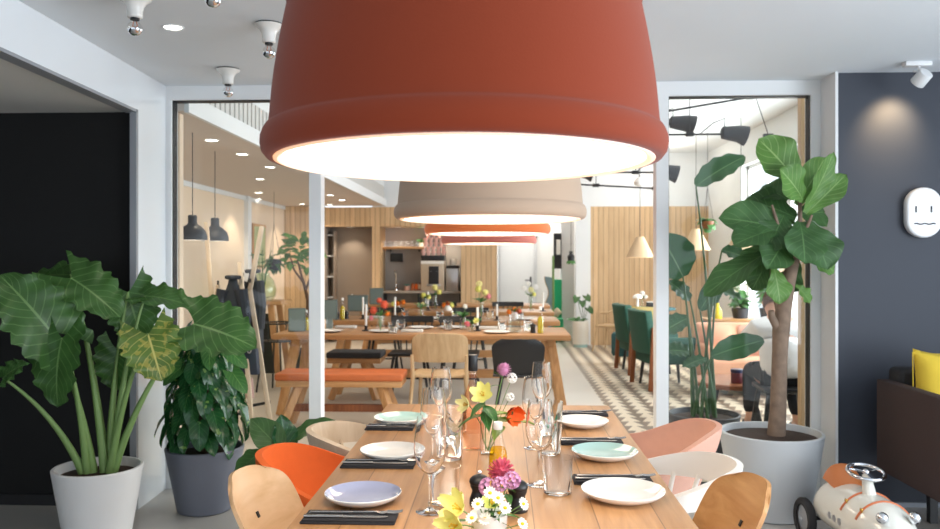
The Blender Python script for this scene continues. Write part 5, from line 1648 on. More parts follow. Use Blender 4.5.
# black tubular lounge chair at the far left
p = Vector((X(197, 7.3), 7.3, 0))
t = thing('tubular_chair', 'black tubular chair below the dome pendants, half hidden by leaves', 'chair', p)
m = MB()
for s in (-1, 1):
    m.tube([(-.28, s * .25, 0), (-.27, s * .25, .9), (-.2, s * .25, 1.03), (.16, s * .25, 1.04), (.23, s * .25, .98), (.25, s * .25, 0)], .014, 8)
m.tube([(-.27, -.25, .6), (-.27, .25, .6)], .012); m.tube([(.25, -.25, .45), (.25, .25, .45)], .012)
m.build('frame', M['black'], t)
m = MB(); m.box((0, 0, .47), (.48, .46, .05)); m.build('seat', M['greyfab'], t, bevel=.015)
m = MB(); m.box((-.255, 0, .78), (.03, .46, .3)); m.build('backrest', M['greyfab'], t, bevel=.01)
# console table with jar
QY = 9.6
p = Vector((X(262, QY), QY, 0))
t = thing('console_table', 'tall oak console table with slanted legs by the beige wall', 'table', p)
zt = at(0, 300, QY).z
m = MB(); m.box((0, 0, zt - .02), (.62, .5, .045)); m.build('tabletop', M['oak'], t, bevel=.004)
for sx in (-1, 1):
    for sy in (-1, 1):
        m = MB(); m.bar((sx * .16, sy * .18, zt - .04), (sx * .27, sy * .22, 0), .07, .05); m.build('leg', M['oakz'], t, bevel=.003)
m = MB(); m.box((-.02, .12, zt * .42), (.3, .03, zt * .8)); m.build('back_panel', M['black'], t)
t = thing('glass_jar', 'large greenish glass jar of branches on the oak console table', 'jar', (X(263, QY - .03), QY - .03, zt + .003))
m = MB(); m.lathe([(0, 0), (.11, 0), (.15, .05), (.16, .14), (.13, .24), (.08, .30), (.085, .33), (.078, .33), (.073, .30), (.122, .24), (.152, .14), (.14, .05), (0, .01)], 28); m.build('jar_body', glass('green_jar_glass', (.86, .92, .84, 1), 1.2, .05), t, smooth=60)
m = MB()
for k in range(7):
    a = k * 2.4; m.tube([(0, 0, .02), (math.cos(a) * .04, math.sin(a) * .04, .32), (math.cos(a) * .14, math.sin(a) * .08, .55 + .03 * (k % 3))], .004, 5)
    for j in range(5):
        plant_leaf(m, (math.cos(a) * (.06 + .02 * j), math.sin(a) * .05, .36 + .045 * j), (math.cos(a + j * 1.5), math.sin(a + j), .3), (0, -.4, 1), .07, .035, W_oval, 4, 6, .3, .1, seed=j)
m.build('branches', M['leaf_mid'], t, smooth=70)
t = thing('framed_picture', 'greenish framed picture on the beige wall behind the coat rack', 'picture', (XL + .004, 11.95, at(252, 246, 11.9).z))
m = MB(); m.box((.012, 0, 0), (.024, .62, .66)); m.build('picture_frame', M['oakz'], t, bevel=.003)
m = MB(); m.box((.026, 0, 0), (.004, .54, .58)); m.build('print', paint('green_print', rgb(170, 176, 130), .6, noise=.45, nscale=6), t)
# black wire stool
SY = 8.5
p = Vector((X(277, SY), SY, 0))
t = thing('wire_stool', 'black wire framed stool between coat rack and nearest table', 'stool', p)
zs_ = at(0, 322, SY).z
m = MB()
m.tube([(math.cos(2 * PI * k / 20) * .17, math.sin(2 * PI * k / 20) * .17, zs_) for k in range(20)], .010, 6, closed=True); m.build('seat_ring', M['black'], t)
m = MB(); m.lathe([(0, zs_ - .2), (.165, zs_ - .2), (.165, zs_ - .185), (0, zs_ - .185)], 24); m.build('seat', M['black'], t)
for k in range(10):
    a = 2 * PI * k / 10
    m = MB(); m.tube([(math.cos(a) * .17, math.sin(a) * .17, zs_), (math.cos(a) * .16, math.sin(a) * .16, zs_ - .19)], .005, 6); m.build('wire', M['black'], t)
for k in range(4):
    a = 2 * PI * k / 4 + .5
    m = MB(); m.tube([(math.cos(a) * .14, math.sin(a) * .14, zs_ - .2), (math.cos(a) * .22, math.sin(a) * .22, 0)], .010, 8); m.build('leg', M['black'], t)
# hanging black pot
HY = 10.6
p = at(274, 262, HY)
t = thing('hanging_plant', 'small plant in a black hanging pot near the wood wall', 'hanging plant', p)
m = MB(); m.lathe([(0, -.11), (.08, -.11), (.10, .04), (.09, .04), (.07, -.02), (0, -.02)], 20); m.build('pot', M['black'], t)
m = MB()
for k in range(3):
    a = 2.1 * k; m.tube([(math.cos(a) * .09, math.sin(a) * .09, .04), (0, 0, .5), (0, 0, 2.33 - p.z)], .003, 5)
m.build('cord', M['black'], t)
m = MB()
for k in range(18):
    a = k * 2.4; plant_leaf(m, (0, 0, 0), (math.cos(a), math.sin(a) * .6, .5 - .5 * (k % 3)), (0, -.3, 1), .2, .07, W_oval, 4, 6, .8, .1, seed=k)
m.build('foliage', M['leaf_figd'], t, smooth=70)
# potted tree left of the white post
TY = 9.0
p = Vector((X(308, TY), TY, 0))
t = thing('potted_tree', 'small leafy tree with brown branches left of the white post', 'potted tree', p)
pot(t, .17, .13, .4, M['potdark'])
v = lambda px, py, dy=0: at(px, py, TY + dy) - p
m = MB()
m.tube([(0, 0, .36), v(308, 300), v(305, 288), v(300, 270), v(297, 258)], [.028, .022, .018, .013, .008], 8)
m.tube([v(306, 290), v(312, 272), v(314, 258)], [.016, .012, .007], 8)
m.tube([v(303, 282), v(294, 270, -.05), v(290, 255, -.08)], [.013, .010, .006], 8)
m.build('trunk', M['twig'], t, smooth=60)
m = MB(); rr = random.Random(5)
for k in range(74):
    c = v(rr.uniform(284, 318), rr.uniform(238, 270), rr.uniform(-.3, .3))
    plant_leaf(m, c, (rr.uniform(-1, 1), rr.uniform(-1, .4), rr.uniform(-.2, .8)), (0, -.5, 1), rr.uniform(.1, .17), .07, W_oval, 4, 6, .5, .12, seed=k)
m.build('foliage', M['leaf_fig'], t, smooth=70)

# ================================================================== BACK: between wood panel and right wall
by = 14.3
p = Vector((X(556, by), by, 0))
t = thing('green_booth', 'bright emerald green booth seat with a beige cushion in the far passage', 'booth', p)
gz0, gz1 = at(0, 279, by).z, at(0, 322, by).z
w = .22
m = MB(); m.box((0, .1, gz0 / 2), (w, .08, gz0)); m.build('backrest', paint('emerald_velvet', rgb(14, 168, 112), .6), t, bevel=.015)
m = MB(); m.box((0, -.12, .2), (w, .42, .4)); m.build('seat', paint('emerald_seat', rgb(14, 168, 112), .5), t, bevel=.02)
t2 = thing('cushion', 'beige cushion standing on the emerald booth seat', 'cushion', (p.x + .02, by - .02, .404))
m = MB(); m.lathe([(0, -.04), (.06, -.035), (.085, 0), (.06, .035), (0, .04)], 4, sx=1.15, sy=1.15)
o = m.build('cushion_body', M['beige'], t2, bevel=.012); o.rotation_euler = (R(78), R(0), R(0)); o.location = (0, 0, .085)
t = thing('wall_board', 'black notice board with a white sheet above the emerald booth', 'board', at(557.5, 251, 14.55))
m = MB(); m.box((0, 0, 0), (.14, .03, .64)); m.build('board', M['black'], t)
m = MB(); m.box((.015, -.018, .07), (.075, .004, .27)); m.build('paper_sheet', M['ceramic'], t)
p = Vector((X(550, 13.9), 13.9, 0))
t = thing('wavy_screen', 'blue grey wavy edged screen beside the emerald booth', 'screen', p)
zc = at(0, 292, 13.9).z; hh = zc
out = []
for k in range(41):
    f = k / 40; z = .0 + f * (at(0, 276, 13.9).z); out.append((-.055 - .035 * math.sin(f * 4.5 * PI + .4) * (1 if f > .05 else 0), z))
poly = out + [(.05, out[-1][1] - .02), (.05, 0)]
m = MB(); m.prism(poly, 'y', -.02, .02); m.build('panel', paint('blue_grey_screen', rgb(126, 152, 160), .5), t)
m = MB(); m.tube([(a, 0, b) for a, b in out], .014, 6); m.build('tan_edge', paint('tan_edging', rgb(190, 160, 120), .6), t)
t = thing('green_post', 'thin green cactus like post between wavy screen and booth', 'post', (X(553.2, 13.75), 13.75, 0))
m = MB(); m.tube([(0, 0, 0), (0, 0, at(0, 256, 13.75).z)], [.022, .02], 12); m.build('post_body', M['stem'], t, bevel=0)
m = MB(); m.lathe([(0, 0), (.07, 0), (.07, .02), (.025, .03), (0, .03)], 20); m.build('base', M['stemd'], t)
# white planter
wy_ = 13.1
p = Vector((X(580.5, wy_), wy_, 0))
t = thing('white_planter', 'white cylinder planter with leafy plants at the passage corner', 'planter', p)
zt_ = at(0, 319, wy_).z
m = MB(); m.lathe([(0, .05), (.125, .05), (.13, .06), (.13, zt_), (.115, zt_), (.115, zt_ - .05), (0, zt_ - .05)], 32); m.build('planter_body', paint('cream_planter', rgb(232, 228, 218), .5), t)
m = MB(); m.lathe([(0, 0), (.115, 0), (.115, .05), (0, .05)], 32); m.build('base_ring', M['ceramicg'], t)
m = MB(); rr = random.Random(8)
for k in range(16):
    a = k * 2.4; plant_leaf(m, (-.06, 0, zt_ - .04), (math.cos(a) * .8, math.sin(a) * .5, .7 + .3 * rr.random()), (0, -.4, 1), rr.uniform(.12, .24), .06, W_oval, 4, 6, .7, .1, seed=k)
m.build('foliage', M['leaf_mid'], t, smooth=70)
for k, (px, py) in enumerate(((582, 301), (588, 308), (577, 297), (586, 296))):
    e = at(px, py, wy_) - p
    m = MB(); m.tube([(.05, 0, zt_ - .04), (e.x * .6 + .02, 0, (e.z + zt_) / 2), e], .005, 6)
    plant_leaf(m, e, (e.x - .02, -.3, -.1), (0, -.8, .6), .17, .13, W_heart, 6, 8, .4, .1, .01, 3, .3, seed=k); m.build('leaf', M['leaf_figd'], t, smooth=70)
p = at(571, 262, 12.9)
t = thing('hanging_plant', 'tiny hanging plant with black holder beside the white pillar', 'hanging plant', p)
m = MB(); m.lathe([(0, .02), (.05, .02), (.06, .09), (.03, .13), (.03, .17), (0, .17)], 16); m.build('holder', M['black'], t)
m = MB(); m.tube([(0, 0, .16), (0, 0, DZ - p.z)], .004, 5); m.build('cord', M['black'], t)
m = MB()
for k in range(12):
    a = k * 2.4; plant_leaf(m, (0, 0, .04), (math.cos(a), math.sin(a), -.2), (0, -.3, 1), .12, .05, W_oval, 4, 6, .8, .1, seed=k)
m.build('foliage', M['leaf_mid'], t, smooth=70)

# ================================================================== LOUNGE on the right
def lounge_chair(label, x, y, rz):
    t = thing('oak_armchair', label, 'armchair', (x, y, 0), rz, 'oak armchairs by the wood wall')
    m = MB()
    m.tube([(.25 * math.cos(a), .22 * math.sin(a) - .02, .60 + .09 * max(0, -math.sin(a))) for a in [R(150 + 240 * k / 16) for k in range(17)]], [.016] * 17, 8); m.build('top_rail', M['oakpale'], t)
    m = MB(); m.grid(lambda u, v: (.24 * math.cos(R(205 + 130 * u)), .22 * math.sin(R(205 + 130 * u)) - .03, .58 + .11 * v), 14, 3, th=.014); m.build('backrest', M['ash'], t)
    m = MB(); m.box((0, 0, .39), (.42, .4, .035)); m.build('seat', M['oakpale'], t, bevel=.012)
    for sx in (-1, 1):
        for sy in (-1, 1):
            m = MB(); m.tube([(sx * .19, sy * .17, .61), (sx * .19, sy * .16, .39), (sx * .25, sy * .22, 0)], [.012, .016, .011], 8); m.build('leg', M['oakpale'], t)
lounge_chair('pale oak armchair before the right wood wall, near the passage', X(612, 12.55), 12.55, R(60))
lounge_chair('pale oak armchair half hidden behind the green armchair', X(650, 12.85), 12.85, R(-60))

def green_chair(label, x, y, rz, S=1.0):
    t = thing('green_armchair', label, 'armchair', (x, y, 0), rz, 'dark green velvet armchairs in the lounge')
    m = MB(); m.box((0, 0, .35), (.56, .56, .16)); m.build('seat', M['greenvel'], t, bevel=.03, seg=3)
    m = MB()
    m.grid(lambda u, v: ((u - .5) * .60, -.26 - .06 * v + .05 * (abs(u - .5) * 2) ** 2, .40 + .46 * v), 12, 8, th=-.09); m.build('backrest', M['greenvel'], t, bevel=.012)
    for s in (-1, 1):
        m = MB(); m.box((s * .29, -.02, .50), (.07, .5, .14)); m.build('armrest', M['greenvel'], t, bevel=.025)
        m = MB(); m.bar((s * .335, -.26, .68), (s * .335, -.30, .0), .03, .05); m.build('side_post', M['walnut'], t, bevel=.004)
        for q in (-1, 1):
            m = MB(); m.tube([(s * .22, q * .2, .27), (s * .25, q * .23, 0)], [.022, .015], 8); m.build('leg', M['blackwood'], t)
    return t
gx, gy = X(646, 10.2), 10.2
green_chair('dark green armchair with patterned cushion left of the right door post', gx, gy, R(-84))
t = thing('cushion', 'yellow cushion with a lilac flower on the green armchair by the door post', 'cushion', (gx - .03, gy - .02, .44))
m = MB(); m.grid(lambda u, v: ((u - .5) * .40, -.03 - .07 * (1 - (2 * u - 1) ** 2) * (1 - (2 * v - 1) ** 2), v * .38), 12, 12, th=.0)
m.grid(lambda u, v: ((u - .5) * .40, -.03 + .07 * (1 - (2 * u - 1) ** 2) * (1 - (2 * v - 1) ** 2), v * .38), 12, 12)
o = m.build('cushion_cover', paint('pale_yellow_cushion', rgb(234, 208, 138), .85, noise=.12, nscale=14), t, smooth=80); o.rotation_euler = (R(-12), 0, R(-40))
m = MB(); bl = []
for k in range(7):
    a = 2 * PI * k / 7
    m.grid(lambda u, v, a=a: (-.02 + math.cos(a) * .035 + .03 * math.cos(2 * PI * u) * v, -.088, .15 + math.sin(a) * .035 + .03 * math.sin(2 * PI * u) * v), 10, 2)
o = m.build('flower_print', paint('lilac_print', rgb(196, 168, 190), .9), t); o.rotation_euler = (R(-12), 0, R(-40)); o.location = (0, -.012, 0)
green_chair('dark green armchair just right of the door post behind the glass', X(668, 8.95), 9.0, R(-82))
#green_chair('dark green armchair farther back, to the right of the door post', X(690, 11.4), 11.4, R(160))
# blue stool by the first green chair
t = thing('pouf', 'teal round pouf between oak armchair and green armchair', 'pouf', (X(624, 10.9), 10.9, 0))
m = MB(); m.lathe([(0, .12), (.15, .12), (.17, .15), (.17, .40), (.15, .43), (0, .435)], 28); m.build('pouf_body', M['teal'], t, bevel=0)
for k in range(4):
    a = 2 * PI * k / 4 + .4; m = MB(); m.tube([(math.cos(a) * .1, math.sin(a) * .1, .125), (math.cos(a) * .13, math.sin(a) * .13, 0)], .012, 8); m.build('leg', M['oakz'], t)
# small table with white flowers / lamp
p = Vector((X(652, 11.5), 11.75, 0))
t = thing('side_table', 'round dark green side table behind the green armchair', 'table', p)
zt2 = at(0, 306, 11.75).z
m = MB(); m.lathe([(0, zt2 - .03), (.38, zt2 - .03), (.385, zt2 - .015), (.38, zt2), (0, zt2)], 36); m.build('tabletop', M['teal'], t)
m = MB(); m.tube([(0, 0, .02), (0, 0, zt2 - .03)], .03, 12); m.build('column', M['black'], t)
m = MB(); m.lathe([(0, 0), (.22, 0), (.2, .02), (.04, .03), (0, .03)], 28); m.build('base', M['black'], t)
t = thing('mushroom_lamp', 'small white mushroom table lamp on the dark green side table', 'lamp', (X(637, 11.7), 11.65, zt2))
m = MB(); m.lathe([(0, 0), (.045, 0), (.02, .02), (.016, .15), (0, .15)], 20); m.build('stand', M['ceramic'], t)
m = MB(); m.lathe([(.0, .14), (.07, .14), (.066, .17), (.04, .195), (0, .205)], 24); m.build('lamp_shade', M['ceramic'], t, smooth=60)
bouquet(641, 11.75, 'vase of white blooms on the dark green side table', [(0, .07, .05, whi, 'pom'), (.05, .02, .04, whi, 'pom')], .13, base=Vector((X(642, 11.85), 11.85, zt2)), seed=31)['group'] = 'lounge vases'
t = thing('storage_box', 'small dark box on the dark green side table by the door post', 'box', (X(650, 11.7), 11.7, zt2))
m = MB(); m.box((0, 0, .04), (.1, .1, .08)); m.build('box_body', M['blackmat'], t, bevel=.006)
m = MB(); m.box((0, 0, .085), (.104, .104, .012)); m.build('lid', M['ceramic'], t, bevel=.003)

# peach sofa and low round table
p = Vector((X(742, 8.5), 8.5, 0))
t = thing('peach_sofa', 'low peach upholstered sofa behind the bird of paradise leaves', 'sofa', p)
m = MB(); m.box((0, 0, .26), (.86, .6, .28)); m.build('seat', M['peach'], t, bevel=.05, seg=3)
m = MB(); m.box((0, .26, .52), (.86, .18, .42)); m.build('backrest', M['peach'], t, bevel=.05, seg=3)
for s in (-1, 1):
    m = MB(); m.box((s * .385, 0, .42), (.10, .56, .2)); m.build('armrest', M['peach'], t, bevel=.04, seg=3)
    for q in (-1, 1):
        m = MB(); m.tube([(s * .36, q * .22, .13), (s * .38, q * .24, 0)], .02, 8); m.build('leg', M['walnut'], t)
for k, (dx, lab) in enumerate(((-.16, 'peach cushion at the left on the peach sofa'), (.16, 'pale pink cushion at the right on the peach sofa'))):
    t = thing('cushion', lab, 'cushion', (p.x + dx, p.y + .04, .405))
    m = MB()
    for sg in (-1, 1):
        m.grid(lambda u, v, sg=sg: ((u - .5) * .34, sg * .06 * (1 - (2 * u - 1) ** 2) * (1 - (2 * v - 1) ** 2), v * .32), 10, 10)
    o = m.build('cushion_cover', [M['peach'], M['pink']][k], t, smooth=80); o.rotation_euler = (R(-14), 0, R(6))
p = Vector((X(732, 7.15), 7.15, 0))
zc_ = at(0, 377, 7.05).z
t = thing('coffee_table', 'low round oak coffee table with dark slanted legs behind the fig pot', 'table', p)
m = MB(); m.lathe([(0, zc_ - .045), (.34, zc_ - .045), (.36, zc_ - .03), (.36, zc_ - .008), (.35, zc_), (0, zc_)], 48); m.build('tabletop', M['walnut'], t)
for k in range(4):
    a = 2 * PI * k / 4 + .6
    m = MB(); m.bar((math.cos(a) * .2, math.sin(a) * .2, zc_ - .045), (math.cos(a) * .29, math.sin(a) * .29, 0), .05, .035); m.build('leg', M['blackwood'], t, bevel=.003)
t = thing('tin', 'dark red and blue tin on the low round coffee table', 'tin', (X(737, 6.96), 6.96, zc_))
m = MB(); m.lathe([(0, 0), (.05, 0), (.05, .09), (0, .09)], 22); m.build('tin_body', paint('dark_red_tin', rgb(96, 40, 52), .4), t, bevel=.003)
m = MB(); m.lathe([(0, .0905), (.052, .0905), (.052, .12), (0, .12)], 22); m.build('lid', paint('navy_tin_lid', rgb(40, 46, 84), .4), t, bevel=.003)
t = thing('bowl', 'white bowl with a cloth on the low round coffee table', 'bowl', (X(755, 7.05), 7.05, zc_))
m = MB(); m.lathe([(0, 0), (.04, 0), (.075, .05), (.07, .05), (.036, .008), (0, .008)], 22); m.build('bowl_body', M['ceramic'], t, smooth=60)
m = MB(); m.ball((0, 0, .045), .055, 14, 8, .6); m.build('cloth', M['ceramic'], t)
# back counter with plants and yellow bottle by the windows
p = Vector((2.86, 9.5, 0))
zb = at(0, 320, 9.3).z
t = thing('sideboard', 'long dark teal sideboard below the bright lounge window', 'sideboard', p)
m = MB(); m.box((0, 0, zb / 2), (.98, .35, zb)); m.build('body', M['teal'], t, bevel=.008)
m = MB(); m.box((0, 0, zb + .015), (1.0, .38, .03)); m.build('worktop', M['oak'], t, bevel=.004)
for k in range(3):
    m = MB(); m.box((-.325 + .325 * k, -.18, zb / 2), (.31, .012, zb - .08)); dr_ = m.build('door', M['teal'], t, bevel=.004)
    m = MB(); m.box((-.21 + .325 * k, -.192, zb * .8), (.012, .016, .09)); m.build('handle', M['black'], dr_, bevel=.002)
t = thing('oil_bottle', 'bright yellow oil bottle on the teal sideboard behind the glass', 'bottle', (X(717.5, 9.45), 9.45, zb + .03))
m = MB(); m.lathe([(0, 0), (.05, 0), (.053, .01), (.05, .1), (.02, .15), (.018, .19), (0, .19)], 18); m.build('bottle_body', paint('yellow_oil_bottle', rgb(214, 190, 20), .2), t, smooth=60)
m = MB(); m.lathe([(.022, .185), (.022, .215), (0, .215)], 14); m.build('cap', M['black'], t)
for k, (px, lab) in enumerate(((741, 'bushy green plant in a dark pot on the sideboard, left one'), (769, 'bushy green plant in a dark pot on the sideboard, right one behind the fig trunk'))):
    t = thing('potted_plant', lab, 'potted plant', (X(px, 9.5), 9.53, zb + .03), 0, 'plants on the sideboard')
    m = MB(); m.lathe([(0, 0), (.08, 0), (.1, .12), (.09, .12), (.08, .09), (0, .09)], 18); m.build('pot', M['potdark'], t)
    m = MB(); rr = random.Random(40 + k)
    for j in range(40):
        a = j * 2.4; plant_leaf(m, (0, 0, .1 + .25 * rr.random()), (math.cos(a), math.sin(a) * .6, rr.uniform(-.1, 1.2)), (0, -.4, 1), rr.uniform(.11, .19), .08, W_oval, 4, 6, .7, .1, seed=j)
    m.build('foliage', M['leaf_mid'], t, smooth=70)
p = at(697, 226, 11.4)
t = thing('hanging_plant', 'trailing green plant hanging above the cone pendant by the door post', 'hanging plant', (p.x + .02, 10.9, p.z))
m = MB(); m.lathe([(0, -.06), (.06, -.06), (.09, .04), (.08, .04), (.06, -.02), (0, -.02)], 18); m.build('pot', M['walnut'], t)
m = MB()
for k in range(3):
    a = 2.1 * k; m.tube([(math.cos(a) * .08, math.sin(a) * .08, .04), (0, 0, .5), (0, 0, DZ - p.z)], .003, 5)
m.build('cord', M['black'], t)
m = MB()
for k in range(34):
    a = k * 2.4; plant_leaf(m, (0, 0, .03), (math.cos(a), math.sin(a) * .7, 1.0 - 1.1 * (k % 4) / 2), (0, -.4, 1), .17, .07, W_oval, 4, 6, 1.0, .1, seed=k)
m.build('foliage', M['leaf_mid'], t, smooth=70)

# ================================================================== PERSON seated at the coffee table, seen from behind
def skin(verts, edges, radii, name, mat, parent, sub=2, root=0):
    me = bpy.data.meshes.new(name); me.from_pydata([tuple(v) for v in verts], edges, [])
    o = bpy.data.objects.new(name, me); COL.objects.link(o)
    md = o.modifiers.new('skin', 'SKIN'); md.use_smooth_shade = True
    for i, r in enumerate(radii):
        me.skin_vertices[0].data[i].radius = (r, r) if not isinstance(r, tuple) else r
        me.skin_vertices[0].data[i].use_root = (i == root)
    s2 = o.modifiers.new('sub', 'SUBSURF'); s2.levels = sub; s2.render_levels = sub
    dg = bpy.context.evaluated_depsgraph_get()
    m2 = bpy.data.meshes.new_from_object(o.evaluated_get(dg))
    m2.name = name
    o.modifiers.clear(); o.data = m2
    m2.materials.clear(); m2.materials.append(mat)
    m2.polygons.foreach_set('use_smooth', [True] * len(m2.polygons))
    o.parent = parent
    return o
M['skin'] = paint('skin', rgb(214, 164, 138), .6)
PYp = 6.3
pp = Vector((X(784, PYp), PYp, 0))
seat_z = .43
st_ = thing('dining_chair', 'dark chair under the person in the white shirt', 'chair', pp, R(-4))
m = MB(); m.box((0, .0, seat_z - .02), (.40, .40, .035)); m.build('seat', M['blackwood'], st_, bevel=.01)
for sx in (-1, 1):
    for sy in (-1, 1):
        m = MB(); m.bar((sx * .15, sy * .15, seat_z - .035), (sx * .2, sy * .2, 0), .035, .03); m.build('leg', M['blackwood'], st_, bevel=.003)
pt = thing('person', 'person in white shirt and black trousers seated with back to us behind the fig trunk', 'person', (pp.x, pp.y, 0), R(-4))
# local: faces +Y, seated on z=.43
V_ = [(0, -.02, .53), (0, .02, .66), (0, .06, .80), (0, .13, .90), (0, .20, .945), (0, .27, .985), (0, .31, 1.05),      # 0-6 pelvis..head
      (-.17, .12, .87), (-.24, .28, .72), (-.20, .46, .62),     # 7-9 left arm
      (.17, .12, .87), (.24, .28, .72), (.16, .46, .60),        # 10-12 right arm
      (-.10, .04, .52), (-.15, .44, .50), (-.16, .40, .09), (-.16, .52, .04),   # 13-16 leg
      (.10, .04, .52), (.16, .42, .50), (.19, .30, .09), (.20, .42, .04)]
E_ = [(0, 1), (1, 2), (2, 3), (3, 4), (4, 5), (5, 6), (3, 7), (7, 8), (8, 9), (3, 10), (10, 11), (11, 12), (0, 13), (13, 14), (14, 15), (15, 16), (0, 17), (17, 18), (18, 19), (19, 20)]
R_ = [.12, .115, .13, .10, .055, .075, .085, .05, .04, .028, .05, .04, .028, .085, .06, .04, .035, .085, .06, .04, .035]
body = skin(V_, E_, R_, 'body', M['skin'], pt)
# hands with fingers
for sgn, wr in ((-1, V_[9]), (1, V_[12])):
    w0 = Vector(wr)
    hv = [w0 + Vector((0, .0, 0)), w0 + Vector((0, .05, -.012))]; he = [(0, 1)]; hr = [.026, .03]
    for f in range(4):
        b0 = len(hv)
        x = (f - 1.5) * .018
        hv += [w0 + Vector((x, .085, -.016)), w0 + Vector((x * 1.1, .115 - .006 * abs(f - 1.3), -.03)), w0 + Vector((x * 1.1, .135 - .008 * abs(f - 1.3), -.052))]
        he += [(1, b0), (b0, b0 + 1), (b0 + 1, b0 + 2)]; hr += [.010, .009, .008]
    b0 = len(hv)
    hv += [w0 + Vector((-sgn * .03, .05, -.02)), w0 + Vector((-sgn * .042, .08, -.035))]; he += [(1, b0), (b0, b0 + 1)]; hr += [.011, .009]
    skin(hv, he, hr, 'hand', M['skin'], pt, 1)
# head: ovoid with a face, leaning forward
hc = Vector((0, .335, 1.045))
m = MB()
def headfn(u, v):
    a = u * 2 * PI; b = PI * v
    x = .072 * math.sin(b) * math.sin(a); y = .092 * math.sin(b) * math.cos(a); z = .112 * math.cos(b)
    if z < 0 and y > 0: y *= 1 - .18 * (-z / .112)
    n_ = math.exp(-((x / .014) ** 2 + ((z + .012) / .026) ** 2)) if y > 0 else 0
    e_ = sum(math.exp(-(((x - s * .03) / .013) ** 2 + ((z - .012) / .012) ** 2)) for s in (-1, 1)) if y > 0 else 0
    y += .018 * n_ - .008 * e_
    return (x, y, z)
m.grid(headfn, 32, 24)
hd_ = m.build('head', M['skin'], pt, smooth=80, merge=True); hd_.location = hc; hd_.rotation_euler = (R(-38), 0, 0)
m = MB()
m.grid(lambda u, v: tuple(1.09 * c for c in (.074 * math.sin(PI * .62 * v) * math.sin((u - .5) * 2 * PI + PI), .096 * math.sin(PI * .62 * v) * math.cos((u - .5) * 2 * PI + PI) - .012 * v, .112 * math.cos(PI * .62 * v) + (.06 * v if abs(u - .5) > .36 else 0))), 28, 12, th=.006)
o = m.build('hair', M['twig'], pt, smooth=80); o.location = hc; o.rotation_euler = (R(-38), 0, 0)
m = MB()
for s in (-1, 1):
    m.ball((s * .03, .078, .012), .0085, 10, 6)
o = m.build('eye', M['ceramic'], pt); o.location = hc; o.rotation_euler = (R(-38), 0, 0)
m = MB(); m.tube([(-.022, .075, -.052), (0, .082, -.05), (.022, .075, -.052)], [.003, .005, .003], 6); o = m.build('mouth', M['pink'], pt); o.location = hc; o.rotation_euler = (R(-38), 0, 0)
m = MB()
for s in (-1, 1): m.ball((s * .073, -.004, .0), .014, 8, 6, 1.7)
o = m.build('ear', M['skin'], pt); o.location = hc; o.rotation_euler = (R(-38), 0, 0)
# shirt (loose, rounded back) and trousers
SV = [(0, -.03, .47), (0, -.02, .62), (0, .03, .78), (0, .11, .89), (0, .19, .93), (-.18, .11, .86), (-.255, .27, .72), (.18, .11, .86), (.255, .27, .72)]
SE = [(0, 1), (1, 2), (2, 3), (3, 4), (3, 5), (5, 6), (3, 7), (7, 8)]
skin(SV, SE, [(.20, .17), (.20, .16), (.205, .16), (.15, .11), .075, .085, .065, .085, .065], 'shirt', paint('white_shirt_cotton', rgb(232, 230, 230), .9, noise=.06, nscale=14, bump=.6, bscale=22), pt)
TV = [(0, -.02, .51), (-.10, .03, .515), (-.15, .44, .50), (-.16, .405, .12), (.10, .03, .515), (.16, .42, .50), (.19, .305, .12)]
skin(TV, [(0, 1), (1, 2), (2, 3), (0, 4), (4, 5), (5, 6)], [.125, .098, .076, .058, .098, .076, .058], 'trousers', paint('black_trousers', rgb(30, 31, 36), .9), pt)
for fx, fy in ((-.16, .45), (.195, .35)):
    m = MB(); m.grid(lambda u, v: (fx + .042 * math.cos(2 * PI * u) * math.sin(PI * (.04 + .92 * v)) ** .5, fy - .09 + .25 * v, .035 + .033 * math.sin(2 * PI * u) * math.sin(PI * (.04 + .92 * v)) ** .5), 16, 12); m.build('shoe', M['black'], pt, smooth=80)

# ================================================================== RIGHT SIDE OF THE LOBBY
# wall face: a white rounded wall lamp with a simple face
p = at(920, 213, 4.63)
t = thing('wall_ornament', 'white rounded wall object with worried face on the navy wall', 'wall decoration', (p.x, 4.63, p.z))
def rr_outline(w, h, n=12):
    pts = []
    r = w / 2 * .98
    for cx_, cz_, a0 in ((w / 2 - r, h / 2 - r, 0), (-w / 2 + r, h / 2 - r, 90), (-w / 2 + r, -h / 2 + r, 180), (w / 2 - r, -h / 2 + r, 270)):
        for k in range(n + 1):
            a = R(a0 + 90 * k / n); pts.append((cx_ + r * math.cos(a), cz_ + r * math.sin(a)))
    return pts
m = MB(); m.prism(rr_outline(.196, .282), 'y', -.055, -.003); m.build('face_body', paint('white_acrylic', rgb(240, 241, 243), .3), t, bevel=.014, seg=4, smooth=50)
for s in (-1, 1):
    m = MB(); m.box((s * .042 - .008, -.056, .018), (.009, .003, .036)); m.build('eye', M['char'], t, bevel=.001)
m = MB(); m.tube([(-.058 + .116 * k / 16 - .002, -.056, -.064 + .0028 * math.sin(k / 16 * 5 * PI)) for k in range(17)], .0042, 6); m.build('mouth', M['char'], t)

